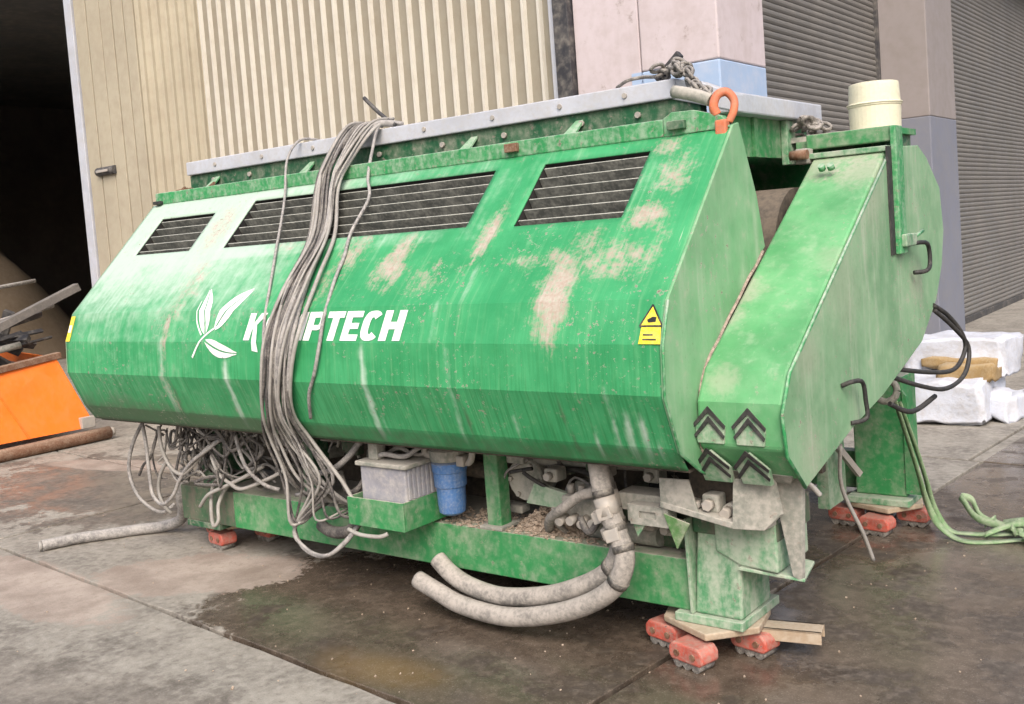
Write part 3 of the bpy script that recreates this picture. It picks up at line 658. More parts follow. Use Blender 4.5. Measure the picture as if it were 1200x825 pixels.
MB().tube([(-1.38, 5.0, .80), (-1.40, 4.7, .78), (-1.45, 4.55, .84)], .012, 8).build('hose', 'rubber_shade_black', SH)

# warning sign, lettering and leaf emblem
def decal(polys, name, m, parent, off=.0035):
    """polygons given in x,z laid on the folded front of the hood"""
    bm = bmesh.new()
    for pts in polys:
        try: bm.faces.new([bm.verts.new((x, 0, z)) for x, z in pts])
        except ValueError: pass
    return decal_bm(bm, name, m, parent, off)
def decal_bm(bm, name, m, parent, off):
    for z in (1.443, 1.29, 1.11):
        g = bm.verts[:] + bm.edges[:] + bm.faces[:]
        bmesh.ops.bisect_plane(bm, geom=g, plane_co=(0, 0, z), plane_no=(0, 0, 1))
    xs = [v.co.x for v in bm.verts]
    k = math.floor(min(xs) / .04) + 1
    while k * .04 < max(xs):
        bmesh.ops.bisect_plane(bm, geom=bm.verts[:] + bm.edges[:] + bm.faces[:], plane_co=(k * .04, 0, 0), plane_no=(1, 0, 0)); k += 1
    bmesh.ops.triangulate(bm, faces=bm.faces[:])
    org = ORG[parent.name]
    for v in bm.verts:
        x, z = v.co.x, v.co.z; amp = .006
        d = mnoise.noise(V((x * 1.6, z * 2.2, 1.5))) * amp + mnoise.noise(V((x * 5, z * 6, 3))) * amp * .25
        v.co = V((x, surf_y(z) - d - off - .003, z)) - org
    me = bpy.data.meshes.new(name); bm.to_mesh(me); bm.free(); me.materials.append(M[m])
    o = link(bpy.data.objects.new(name, me)); o.parent = parent; ORG[o.name] = org; return o

def stroke(pts, w0, w1=None):
    P = catmull([V((x, 0, z)) for x, z in pts], 6); w1 = w0 if w1 is None else w1; L = []; R_ = []
    for i, p in enumerate(P):
        t = (P[min(i + 1, len(P) - 1)] - P[max(i - 1, 0)]).normalized(); n = V((-t.z, 0, t.x)); wd = w0 + (w1 - w0) * i / (len(P) - 1)
        L.append(p + n * wd / 2); R_.append(p - n * wd / 2)
    return [[(L[i].x, L[i].z), (L[i + 1].x, L[i + 1].z), (R_[i + 1].x, R_[i + 1].z), (R_[i].x, R_[i].z)] for i in range(len(P) - 1)]
def leaf(base, tip, w_, bend=0., gap=.011):
    """two halves of a leaf either side of its vein"""
    b, t = V((base[0], 0, base[1])), V((tip[0], 0, tip[1])); d = t - b; n = V((-d.z, 0, d.x)).normalized(); out = []
    for s in (1, -1):
        edge = []; vein = []
        for k in range(11):
            u = k / 10; c = b + d * u + n * bend * math.sin(math.pi * u)
            hw = w_ * (math.sin(math.pi * u ** .8) ** .8) / 2
            edge.append(c + n * s * max(gap / 2 + .0008, hw)); vein.append(c + n * s * gap / 2 * (1 - .6 * u))
        out.append([(p.x, p.z) for p in edge + vein[::-1]])
    return out
emblem = leaf((-4.362, 1.33), (-4.483, 1.545), .085, -.012) + leaf((-4.295, 1.352), (-4.118, 1.538), .092, .018) + leaf((-4.352, 1.297), (-4.105, 1.236), .074, -.018)
emblem += stroke([(-4.461, 1.212), (-4.42, 1.265), (-4.376, 1.311), (-4.323, 1.345), (-4.28, 1.365)], .013, .008)
emblem += stroke([(-4.392, 1.325), (-4.45, 1.385), (-4.478, 1.45), (-4.492, 1.49)], .010, .005)
decal(emblem, 'leaf_emblem', 'white_print', SH)
# lettering: heavy slanted capitals on a unit cell, drawn as strokes
def letters():
    Hh = .126; z0 = 1.300; sl = .0; S = []
    cell = {'K': 1.0, 'O': 1.0, 'M': 1.22, 'P': .95, 'T': .90, 'E': .86, 'C': .92, 'H': 1.0}
    def quad(*p): S.append(p)
    wd = {}
    word = 'KOMPTECH'; tot = sum(cell[c] for c in word); unit = 1.055 / tot; x = -4.045
    st = .335
    def ring(w_, a0=0, a1=360, n=28):
        out = []
        for i in range(n):
            q = []
            for a, k in ((i, 1), (i + 1, 1), (i + 1, 0), (i, 0)):
                an = rad(a0 + (a1 - a0) * a / n); ca = math.copysign(abs(math.cos(an)) ** .75, math.cos(an)); sa = math.copysign(abs(math.sin(an)) ** .75, math.sin(an))
                rx = w_ / 2 if k else w_ / 2 - st; ry = .5 if k else .5 - .22
                q.append((w_ / 2 + ca * rx, .5 + sa * ry))
            out.append(q)
        return out
    G = {}
    w_ = .92
    G['K'] = [[(0, 0), (st, 0), (st, 1), (0, 1)], [(st, .42), (st, .62), (.62, 1), (.98, 1), (.52, .55), (.58, .30)], [(st + .02, .52), (.52, .62), (.92, -.45), (.58, -.40)]]
    G['O'] = ring(w_)
    G['M'] = [[(0, 0), (st, 0), (st, 1), (0, 1)], [(.84, 0), (.84 + st, 0), (.84 + st, 1), (.84, 1)], [(st, 1), (st, .62), (.57, .18), (.57, .62)], [(.84, 1), (.84, .62), (.57, .18), (.57, .62)]]
    G['P'] = [[(0, 0), (st, 0), (st, 1), (0, 1)], [(st, .80), (.55, .80), (.60, 1), (st, 1)], [(st, .36), (.60, .36), (.55, .54), (st, .54)]]
    n = 10
    for i in range(n):
        q = []
        for a, ro in ((i, 1), (i + 1, 1), (i + 1, 0), (i, 0)):
            an = rad(-90 + 180 * a / n); rx = .30 if ro else .06; ry = .32 if ro else .13
            q.append((.57 + math.cos(an) * rx, .68 + math.sin(an) * ry))
        G['P'].append(q)
    G['T'] = [[(0, .78), (.84, .78), (.84, 1), (0, 1)], [(.27, 0), (.27 + st, 0), (.27 + st, .78), (.27, .78)]]
    G['E'] = [[(0, 0), (st, 0), (st, 1), (0, 1)], [(st, 0), (.80, 0), (.80, .21), (st, .21)], [(st, .40), (.72, .40), (.72, .60), (st, .60)], [(st, .79), (.80, .79), (.80, 1), (st, 1)]]
    G['C'] = ring(.88, 42, 318)
    G['H'] = [[(0, 0), (st, 0), (st, 1), (0, 1)], [(.62, 0), (.62 + st, 0), (.62 + st, 1), (.62, 1)], [(st, .38), (.62, .38), (.62, .62), (st, .62)]]
    for c in word:
        polys = [[(x + px * unit * .98 + (pz - .5) * Hh * .17, z0 + pz * Hh) for px, pz in poly] for poly in G[c]]
        decal(polys, 'letter', 'white_print', SH)
        x += cell[c] * unit
letters()
wl_ = decal([[(-1.845, 1.293), (-1.756, 1.293), (-1.762, 1.352), (-1.840, 1.352)]], 'warning_sign', 'sticker_yellow', SH, .005)
tri = decal([[(-1.846, 1.354), (-1.758, 1.354), (-1.803, 1.425)]], 'warning_triangle', 'sticker_yellow', wl_, .005)
decal(stroke([(-1.848, 1.354), (-1.803, 1.427)], .006) + stroke([(-1.803, 1.427), (-1.756, 1.354)], .006) + stroke([(-1.848, 1.354), (-1.756, 1.354)], .006) +
      [[(-1.815, 1.366), (-1.785, 1.368), (-1.783, 1.384), (-1.798, 1.386), (-1.82, 1.376)]], 'warning_print', 'print_black', wl_, .0065)
decal([[(-1.83, 1.306), (-1.775, 1.306), (-1.775, 1.311), (-1.83, 1.311)], [(-1.83, 1.322), (-1.79, 1.322), (-1.79, 1.327), (-1.83, 1.327)]], 'warning_print', 'print_black', wl_, .0065)
ml = decal([[(-5.672, 1.29), (-5.63, 1.29), (-5.63, 1.43), (-5.672, 1.43)]], 'marker_label', 'sticker_yellow', SH, .005)
decal([[(-5.665, 1.34), (-5.637, 1.34), (-5.637, 1.38), (-5.665, 1.38)]], 'marker_stripe', 'white_print', ml, .0065)
# narrow slots, their dark insides painted flat on the sloping sheet
for xa, xb, z in ((-2.365, -2.10, 1.578), (-5.30, -5.11, 1.578)):
    decal([[(xa, z), ((xa + xb) / 2, z - .007), (xb, z - .001), ((xa + xb) / 2, z + .004)]], 'slot', 'black_inside', SH, .001)

# ------------------------------------------------------------------ chassis and what hangs below the hood
MB().box(-4.80, -1.905, 3.50, 3.58, .178, .385).build('chassis_beam', 'frame_green', SH, bevel=.006)
MB().box(-5.30, -4.802, 3.503, 3.58, .178, .382).build('chassis_beam', 'dirt_shade_green', SH, bevel=.006)
MB().box(-5.15, -1.75, 5.52, 5.60, .178, .385).build('chassis_beam', 'frame_green', SH, bevel=.006)
MB().box(-5.15, -1.95, 3.585, 3.995, .33, .372).build('chassis_floor', 'dusty_steel', SH)
MB().box(-5.4, -2.3, 4.0, 5.1, .12, .80).build('engine_block', 'belly_dirt', SH, bevel=.02)
for x in (-5.1, -4.3, -3.6):
    MB().box(x, x + .09, 3.60, 3.72, .372, .80).build('post', 'dark_green', SH, bevel=.006)
MB().box(-2.965, -2.885, 3.53, 3.61, .386, .80).build('post', 'frame_green', SH, bevel=.006)
MB().box(-2.99, -2.86, 3.50, 3.64, .386, .40).build('foot_plate', 'dusty_steel', SH, bevel=.003)
for k in range(16):                                   # pipes and blocks in the dirt behind the tangle
    x = -5.0 + random.random() * 1.5; z = .40 + random.random() * .3
    MB().bar((x, 3.85 + random.random() * .2, z), (x + random.uniform(.1, .4), 3.85 + random.random() * .2, z + random.uniform(-.05, .08)), random.uniform(.03, .09), random.uniform(.03, .1)).build('fitting', random.choice(['belly_dirt', 'dusty_steel', 'dark_green']), SH, bevel=.004)
# battery in its green tray
bt = MB().box(-3.53, -3.24, 3.30, 3.52, .44, .682).build('battery', 'battery_grey', SH, bevel=.008)
MB().box(-3.55, -3.22, 3.285, 3.535, .683, .705).build('lid', 'dusty_steel', bt, bevel=.006)
for k in range(7):
    MB().box(-3.239, -3.232, 3.315 + k * .03, 3.328 + k * .03, .54, .68).build('rib', 'battery_grey', bt)
MB().tube([(-3.47, 3.36, .71), (-3.40, 3.34, .735), (-3.30, 3.37, .725), (-3.25, 3.42, .76), (-3.2, 3.5, .78)], .012, 8).build('battery_cable', 'cable_grey', bt)
MB().tube([(-3.49, 3.45, .71), (-3.38, 3.42, .75), (-3.28, 3.44, .72), (-3.18, 3.5, .75)], .010, 8).build('battery_cable', 'cable_pale', bt)
MB().box(-3.50, -3.44, 3.33, 3.38, .705, .79).build('terminal_block', 'dusty_steel', bt, bevel=.006)
tr = MB(); tr.box(-3.60, -3.235, 3.265, 3.275, .40, .535).box(-3.60, -3.59, 3.276, 3.60, .40, .535).box(-3.245, -3.235, 3.276, 3.60, .40, .535).box(-3.589, -3.246, 3.276, 3.60, .40, .41)
tr.build('battery_tray', 'frame_green', SH, bevel=.003)
MB().tube([(-3.58, 3.24, .385), (-3.50, 3.235, .37), (-3.38, 3.24, .372), (-3.34, 3.26, .385)], .010, 8).build('bent_wire', 'cable_pale', SH)
# blue filter bowl
fl = MB().lathe((-3.145, 3.50, .44), [(.045, 0), (.062, .012), (.066, .05), (.068, .13), (.076, .135), (.078, .20), (.082, .205), (.084, .245), (.06, .255)], 24).build('filter_bowl', 'filter_blue', SH)
MB().lathe((-3.145, 3.50, .696), [(.085, 0), (.09, .02), (.09, .05), (.07, .06)], 20).build('filter_head', 'dusty_steel', fl)
MB().tube([(-3.22, 3.48, .70), (-3.255, 3.46, .73), (-3.25, 3.47, .79)], .018, 8).build('pipe', 'bare_steel', fl)
MB().tube([(-3.07, 3.50, .70), (-3.02, 3.49, .69), (-2.98, 3.47, .72), (-2.96, 3.46, .78)], .016, 8).build('pipe', 'bare_steel', fl)
MB().box(-3.07, -3.025, 3.46, 3.52, .675, .725).build('valve', 'bare_steel', fl, bevel=.006)
# flanged pipe and valve block to the right
fp = MB().lathe((-2.80, 3.62, .60), [(.095, 0), (.10, .01), (.10, .05), (.06, .06), (.06, .09), (.09, .10), (.09, .13)], 22, axis='Y').build('pipe_flange', 'dusty_steel', SH)
for k in range(6):
    a = k * math.pi / 3; MB().cyl((-2.80 + .078 * math.cos(a), 3.605, .60 + .078 * math.sin(a)), (-2.80 + .078 * math.cos(a), 3.62, .60 + .078 * math.sin(a)), .011, 6).build('bolt', 'bare_steel', fp)
MB().poly([(-2.75, 3.55, .515), (-2.44, 3.55, .50), (-2.42, 3.55, .56), (-2.70, 3.55, .61)], (0, .03, 0)).build('mounting_plate', 'leg_green', SH, bevel=.004)
vb = MB().box(-2.52, -2.30, 3.50, 3.60, .475, .585).build('valve_block', 'dusty_steel', SH, bevel=.008)
for k in range(4):
    MB().cyl((-2.50 + k * .055, 3.495, .50), (-2.50 + k * .055, 3.44, .485 + .01 * (k % 2)), .019, 10).build('fitting', 'bare_steel', vb)
    MB().cyl((-2.50 + k * .055, 3.55, .586), (-2.50 + k * .055, 3.55, .625), .016, 8).build('fitting', 'bare_steel', vb)
MB().tube([(-2.68, 3.62, .385), (-2.63, 3.55, .42), (-2.56, 3.47, .49), (-2.45, 3.42, .56), (-2.36, 3.42, .62), (-2.28, 3.44, .64), (-2.22, 3.46, .66)], .022, 10).build('hose', 'hose_grey', SH)
MB().tube([(-2.56, 3.60, .385), (-2.55, 3.52, .44), (-2.54, 3.46, .50), (-2.53, 3.46, .54)], .012, 8).build('hose', 'hose_grey', SH)
MB().tube([(-2.40, 3.46, .51), (-2.34, 3.42, .47), (-2.30, 3.42, .50), (-2.28, 3.45, .58)], .015, 8).build('hose', 'cable_dark', SH)
# two thick hoses that hang out and curl back along the ground
h1 = [(-2.23, 3.36, .80), (-2.205, 3.34, .70), (-2.175, 3.33, .60), (-2.125, 3.32, .50), (-2.10, 3.31, .42), (-2.15, 3.31, .31), (-2.28, 3.31, .215), (-2.48, 3.31, .135), (-2.72, 3.31, .085), (-2.98, 3.33, .085), (-3.14, 3.35, .115), (-3.27, 3.36, .15)]
h2 = [(-2.27, 3.42, .80), (-2.245, 3.42, .70), (-2.215, 3.41, .60), (-2.18, 3.40, .50), (-2.175, 3.39, .42), (-2.23, 3.39, .33), (-2.36, 3.39, .25), (-2.56, 3.39, .175), (-2.80, 3.39, .135), (-3.0, 3.41, .145), (-3.12, 3.42, .185), (-3.20, 3.43, .235)]
for h in (h1, h2):
    ho = MB().tube(h, .041, 14, per=6).build('hose', 'hose_grey', SH)
    P = catmull([V(p) for p in h], 6)
    for i in (8, 16, 21, 29):
        a, b = P[i], P[i + 1]; d = (b - a).normalized() * .014
        MB().cyl(a - d, a + d, .0445, 14).build('hose_clip', 'hose_clip', ho)
    dv = (P[-1] - P[-2]).normalized(); MB().cyl(P[-1] + dv * .0005, P[-1] + dv * .003, .030, 14).build('bore_shade', 'black_inside', ho)  # flat dark disc paints the shaded hollow of the hose end
    MB().cyl(P[9], P[13], .046, 12).build('sleeve', 'bare_steel', ho)
for i, p in enumerate(((-2.17, 3.30, .60), (-2.20, 3.37, .50), (-2.135, 3.29, .52), (-2.24, 3.37, .56))):
    MB().obox(p, (.028, .004, .01), (0, .014, .004), (-.008, 0, .022)).build('hose_clamp', 'bare_steel', SH, bevel=.003)
# brackets between hoses and leg
MB().box(-2.20, -1.96, 3.44, 3.56, .575, .645).build('bracket', 'dusty_steel', SH, bevel=.005)
sb = MB(); sb.box(-2.10, -1.93, 3.37, 3.382, .60, .622).box(-2.10, -1.93, 3.37, 3.382, .545, .572).box(-2.10, -2.06, 3.37, 3.382, .572, .60).box(-1.985, -1.93, 3.37, 3.382, .572, .60)
sb.build('slotted_bar', 'dusty_steel', SH)
MB().box(-2.12, -1.93, 3.383, 3.44, .55, .62).build('bracket', 'dusty_steel', SH, bevel=.004)
MB().poly([(-1.945, 3.36, .605), (-1.835, 3.36, .575), (-1.895, 3.36, .470)], (0, .01, 0)).build('pointed_tab', 'olive_green', SH, bevel=.002)
MB().poly([(-2.10, 3.385, .545), (-2.045, 3.385, .54), (-2.08, 3.385, .49)], (0, .01, 0)).build('pointed_tab', 'leg_green', SH, bevel=.002)
MB().box(-2.2, -1.98, 3.7, 3.72, .60, .80).build('recess_wall', 'black_inside', SH)
# dusty carrier above the leg
MB().poly([(-1.955, 3.36, .742), (-1.83, 3.36, .745), (-1.79, 3.36, .60), (-1.955, 3.36, .628)], (0, .012, 0)).build('carrier_plate', 'dusty_steel', SH, bevel=.003)
MB().poly([(-1.955, 3.355, .628), (-1.655, 3.355, .578), (-1.655, 3.355, .602), (-1.955, 3.355, .652)], (0, .20, 0)).build('carrier_shelf', 'dusty_steel', SH, bevel=.004)
cb = MB().box(-1.80, -1.73, 3.40, 3.47, .615, .685).build('bolt_block', 'dusty_steel', SH, bevel=.01)
MB().cyl((-1.765, 3.40, .65), (-1.765, 3.37, .65), .022, 6).build('bolt', 'bare_steel', cb)
MB().cyl((-1.70, 3.42, .625), (-1.70, 3.38, .62), .022, 6).build('bolt', 'bare_steel', cb)
MB().cyl((-1.82, 3.41, .645), (-1.82, 3.38, .64), .018, 6).build('bolt', 'bare_steel', cb)
MB().cyl((-1.70, 3.42, .62), (-1.70, 3.50, .62), .03, 10).build('spacer', 'dusty_steel', cb)
MB().poly([(-1.66, 3.357, .577), (-1.645, 3.357, .765), (-1.515, 3.41, .765), (-1.50, 3.43, .63), (-1.555, 3.40, .572)], (.006, .016, 0)).build('carrier_side', 'dusty_steel', SH, bevel=.003)
MB().poly([(-1.655, 3.376, .572), (-1.56, 3.412, .568), (-1.53, 3.60, .575), (-1.655, 3.60, .585)], (0, 0, .014)).build('carrier_shelf', 'dusty_steel', SH)
MB().box(-1.895, -1.545, 3.49, 3.82, .50, .62).build('leg_head', 'dirt_shade_green', SH, bevel=.008)  # darker green paints the shade under the carrier onto the leg head
MB().poly([(-1.80, 3.487, .60), (-1.548, 3.487, .60), (-1.548, 3.487, .385), (-1.70, 3.487, .395), (-1.80, 3.487, .44)], (0, .30, 0)).build('leg_head', 'leg_green', SH, bevel=.008)
MB().poly([(-1.545, 3.455, .77), (-1.435, 3.49, .775), (-1.475, 3.53, .352), (-1.505, 3.515, .372)], (.004, .022, 0)).build('hanging_plate', 'dusty_steel', SH, bevel=.004)
MB().poly([(-1.70, 3.47, .383), (-1.465, 3.53, .352), (-1.50, 3.72, .36), (-1.70, 3.70, .388)], (0, 0, .012)).build('leg_flange', 'leg_green', SH, bevel=.003)
MB().box(-1.90, -1.62, 3.50, 3.70, .62, .80).build('carrier_back', 'belly_dirt', SH)
MB().box(-2.30, -1.96, 3.62, 3.80, .375, .60).build('motor_housing', 'dirt_shade_green', SH, bevel=.02)
MB().cyl((-2.44, 3.60, .43), (-2.10, 3.60, .43), .045, 12).build('pipe', 'dusty_steel', SH)
MB().cyl((-2.75, 3.66, .70), (-2.05, 3.66, .72), .035, 12).build('pipe', 'dusty_steel', SH)
MB().cyl((-3.70, 3.70, .62), (-3.05, 3.70, .60), .04, 12).build('pipe', 'belly_dirt', SH)
for x, z, m in ((-2.62, .66, 'dusty_steel'), (-2.36, .70, 'bare_steel'), (-2.12, .70, 'dusty_steel'), (-2.06, .49, 'dusty_steel'), (-2.16, .50, 'bare_steel')):
    b_ = MB().box(x, x + .07, 3.52, 3.60, z - .03, z + .03).build('coupling', m, SH, bevel=.01)
    MB().cyl((x + .035, 3.522, z), (x + .035, 3.49, z), .018, 6).build('nut', 'bare_steel', b_)
mb = MB(); mb.tube([(X1 + .016, y - .003, z) for y, z in ew[:6]], .0055, 6, per=1); mb.build('edge_weld', 'rail_green', SH)
for k in range(26):                                   # small pipes, unions and wiring under the hood
    x = random.uniform(-2.95, -2.0) if k % 3 else random.uniform(-4.15, -3.65); y = random.uniform(3.56, 3.74); z = random.uniform(.50, .78); pts = [(x, y, z)]
    for j in range(random.randint(2, 4)):
        x += random.uniform(-.14, .14); y = min(3.78, max(3.52, y + random.uniform(-.05, .05))); z = min(.79, max(.43, z + random.uniform(-.10, .10))); pts.append((x, y, z))
    MB().tube(pts, random.choice([.006, .009, .012, .016]), 7, per=4).build('pipe', random.choice(['cable_dark', 'cable_grey', 'dusty_steel', 'rubber_shade_black', 'hose_grey']), SH)
for k in range(16):
    x = random.uniform(-2.95, -2.0) if k % 3 else random.uniform(-4.15, -3.65); z = random.uniform(.42, .72); y = random.uniform(3.60, 3.76); a, b, c = random.uniform(.02, .05), random.uniform(.015, .04), random.uniform(.015, .05)
    MB().box(x - a, x + a, y - b, y + b, z - c, z + c).build('fitting', random.choice(['belly_dirt', 'dusty_steel', 'dirt_shade_green', 'dusty_steel']), SH, bevel=.008)
# near leg
lg = MB(); zt, zb = .60, .178
lg.add([(-1.875, 3.505, zt), (-1.705, 3.505, zt), (-1.705, 3.75, zt), (-1.875, 3.75, zt), (-1.905, 3.49, zb), (-1.705, 3.49, zb), (-1.705, 3.76, zb), (-1.905, 3.76, zb)],
       [(0, 1, 2, 3), (7, 6, 5, 4), (0, 4, 5, 1), (1, 5, 6, 2), (2, 6, 7, 3), (3, 7, 4, 0)])
lg.build('leg', 'leg_green', SH, bevel=.01)
MB().poly([(-1.915, 3.455, .56), (-1.915, 3.60, .56), (-1.915, 3.60, .18), (-1.915, 3.47, .18)], (.012, 0, 0)).build('beam_end_plate', 'leg_green', SH, bevel=.002)
MB().box(-1.985, -1.695, 3.468, 3.815, .142, .177).build('base_plate', 'leg_green', SH, bevel=.004)
# far leg
MB().box(-1.93, -1.66, 5.42, 5.66, .178, .82).build('leg', 'frame_green', SH, bevel=.01)
MB().poly([(-1.66, 5.41, .75), (-1.64, 5.41, .72), (-1.58, 5.41, .20), (-1.66, 5.41, .20)], (0, .02, 0)).build('leg_gusset', 'frame_green', SH)
MB().box(-1.96, -1.63, 5.35, 5.72, .142, .177).build('base_plate', 'leg_green', SH, bevel=.004)
MB().box(-2.1, -1.95, 5.0, 5.05, .38, .82).build('cross_brace', 'belly_dirt', SH)
MB().bar((-1.98, 4.9, .74), (-1.83, 5.2, .34), .03, .03).build('cross_brace', 'bare_steel', SH)
MB().box(-2.0, -1.94, 5.05, 5.3, .18, .62).build('cross_brace', 'leg_green', SH)
MB().torus((-1.66, 5.16, .79), (1, 0, 0), (0, .3, 1), .055, .018, 14, 8).build('shackle', 'dusty_steel', SH)
MB().tube([(-1.46, 3.95, .78), (-1.50, 4.05, .58), (-1.47, 4.18, .36), (-1.455, 4.25, .22)], .009, 6).build('dangling_wire', 'cable_pale', SH)
MB().tube([(-1.41, 3.46, .75), (-1.40, 3.50, .72), (-1.385, 3.52, .69)], .010, 6).build('dangling_wire', 'cable_pale', SH)
# left legs
MB().box(-5.20, -5.0, 3.59, 3.80, .178, .80).build('leg', 'dark_green', SH, bevel=.01)
MB().box(-5.26, -4.95, 3.50, 3.85, .142, .177).build('base_plate', 'dark_green', SH, bevel=.004)
MB().box(-5.20, -5.0, 5.40, 5.60, .178, .80).build('leg', 'dark_green', SH, bevel=.01)
MB().box(-5.26, -4.95, 5.33, 5.66, .142, .177).build('base_plate', 'dark_green', SH, bevel=.004)

# wood chips caught on the chassis ledge
def chips():
    mb = MB()
    for k in range(1500):
        a = random.random() * 6.28; r = random.random() ** .6
        x = -2.66 + .20 * r * math.cos(a); y = 3.64 + .10 * r * math.sin(a); z = .376 + .15 * (1 - r) * random.random() + .004
        d = V((random.gauss(0, 1), random.gauss(0, 1), random.gauss(0, .6))).normalized(); n = d.orthogonal().normalized()
        mb.obox((x, y, z), d * random.uniform(.006, .018), n * random.uniform(.003, .007), d.cross(n) * .002)
    for k in range(900):
        x = random.uniform(-3.3, -2.2); y = random.uniform(3.50, 3.8); z = .389 if y < 3.58 else .377
        d = V((random.gauss(0, 1), random.gauss(0, 1), random.gauss(0, .2))).normalized(); n = d.orthogonal().normalized()
        mb.obox((x, y, z), d * random.uniform(.004, .012), n * random.uniform(.002, .005), d.cross(n) * .002)
    tag(mb.build('wood_chips', 'chip_wood'), 'loose wood chips lying on the green chassis ledge under the hood', 'wood chips', kind='stuff')
chips()

# ================================================================== THINGS ON AND AROUND THE MACHINE
# bundle of cables draped over the hood
def bundle():
    t = thing('cable_bundle', (-3.8, 3.2, .24), 'thick bundle of dusty grey cables draped over the green hood', 'cables')
    L_ = [(-4.12, 4.06, 2.335), (-4.11, 3.93, 2.32), (-4.09, 3.75, 2.13), (-4.06, 3.66, 2.00), (-3.91, 3.437, 1.74), (-3.87, 3.221, 1.53), (-3.86, 3.10, 1.32), (-3.865, 3.075, 1.13), (-3.94, 3.12, .95), (-4.02, 3.20, .80), (-4.02, 3.26, .60), (-4.0, 3.28, .36)]
    R_ = [(-3.83, 4.06, 2.335), (-3.85, 3.93, 2.32), (-3.87, 3.75, 2.13), (-3.86, 3.66, 2.00), (-3.71, 3.466, 1.77), (-3.64, 3.26, 1.57), (-3.62, 3.10, 1.34), (-3.665, 3.075, 1.14), (-3.72, 3.12, .96), (-3.72, 3.22, .80), (-3.63, 3.28, .60), (-3.57, 3.30, .46)]
    N = [V((0, 0, 1)), V((0, -.6, .8)), V((0, -.8, .6)), V((0, -.7, .7)), V((0, -.7, .7)), V((0, -.8, .5)), V((0, -.97, .2)), V((0, -1, 0)), V((0, -.95, -.2)), V((0, -1, 0)), V((0, -1, 0)), V((0, -1, 0))]
    n = 22
    order = [random.random() for _ in range(n)]
    for c in range(n):
        u = (c + random.uniform(-.2, .2)) / (n - 1); lay = c % 3; r = random.choice([.0055, .0065, .0075, .008, .010])
        pts = []; ph = random.random() * 6; u2 = min(1, max(0, u + random.uniform(-.4, .4)))
        for i, (a, b, nn) in enumerate(zip(L_, R_, N)):
            f = i / (len(L_) - 1); uu = u + (u2 - u) * f
            sq = 1 - .22 * math.sin(math.pi * min(1, max(0, (f - .02) / .72))) ** 2 if f < .74 else 1
            uu = .5 + (uu - .5) * (sq if i else .8) + .10 * math.sin(ph + i * 1.1)
            p = V(a).lerp(V(b), uu) + nn * (.014 + lay * .014 + .006 * math.sin(ph + i))
            pts.append(p)
        if c % 4 == 0:      # hangs in a low loop and returns to the chassis
            q = pts[-1]; j = random.uniform(-.03, .03); pts = pts[:-1] + [V((-3.99 + j, 3.27, .34)), V((-3.92 + j, 3.26, .25 + j * .5)), V((-3.76 + j, 3.25, .232 + j * .5)), V((-3.63 + j, 3.28, .31)), V((-3.585, 3.36, .42)), V((-3.60, 3.48, .43))]
        elif c % 4 == 1:
            q = pts[-1]; pts += [V((q.x + .06, 3.35, .42)), V((q.x + .02, 3.46, .42)), V((q.x - .08, 3.56, .43))]
        else:
            q = pts[-1]; pts = pts[:-1] + [V((q.x + random.uniform(-.05, .1), 3.36, .47)), V((q.x + random.uniform(-.1, .15), 3.50, .42)), V((q.x + random.uniform(-.1, .2), 3.62, .40))]
        MB().tube(pts, r, 7, per=6).build('cable', random.choices(['cable_grey', 'cable_dark', 'cable_pale'], (.44, .24, .32))[0], t)
    MB().tube([(-3.80, 4.07, 2.345), (-3.86, 3.95, 2.35), (-3.93, 3.88, 2.28), (-3.97, 3.77, 2.15), (-3.92, 3.70, 2.09)], .018, 8, per=6).build('cable', 'cable_grey', t)
bundle()
tag(MB().tube([(-4.46, 4.10, 2.335), (-4.49, 3.955, 2.34), (-4.46, 3.82, 2.22), (-4.36, 3.70, 2.03), (-4.24, 3.56, 1.885), (-4.14, 3.43, 1.75), (-4.03, 3.29, 1.60), (-3.98, 3.225, 1.53), (-3.91, 3.12, 1.38), (-3.885, 3.08, 1.25), (-3.90, 3.075, 1.12), (-3.95, 3.13, .97), (-4.0, 3.2, .85)], .0075, 7, per=6).build('loose_cable', 'cable_grey'),
    'single thin cable hanging over the hood left of the thick bundle', 'cable')
tag(MB().tube([(-3.78, 4.06, 2.345), (-3.85, 3.955, 2.345), (-3.80, 3.82, 2.18), (-3.74, 3.72, 2.05), (-3.655, 3.63, 1.945), (-3.63, 3.47, 1.785), (-3.58, 3.36, 1.665), (-3.545, 3.255, 1.56), (-3.50, 3.13, 1.40), (-3.49, 3.08, 1.28), (-3.53, 3.07, 1.15), (-3.60, 3.09, 1.05), (-3.66, 3.14, .93)], .0085, 7, per=6).build('loose_cable', 'cable_grey'),
    'single thin cable hanging over the hood right of the thick bundle', 'cable')

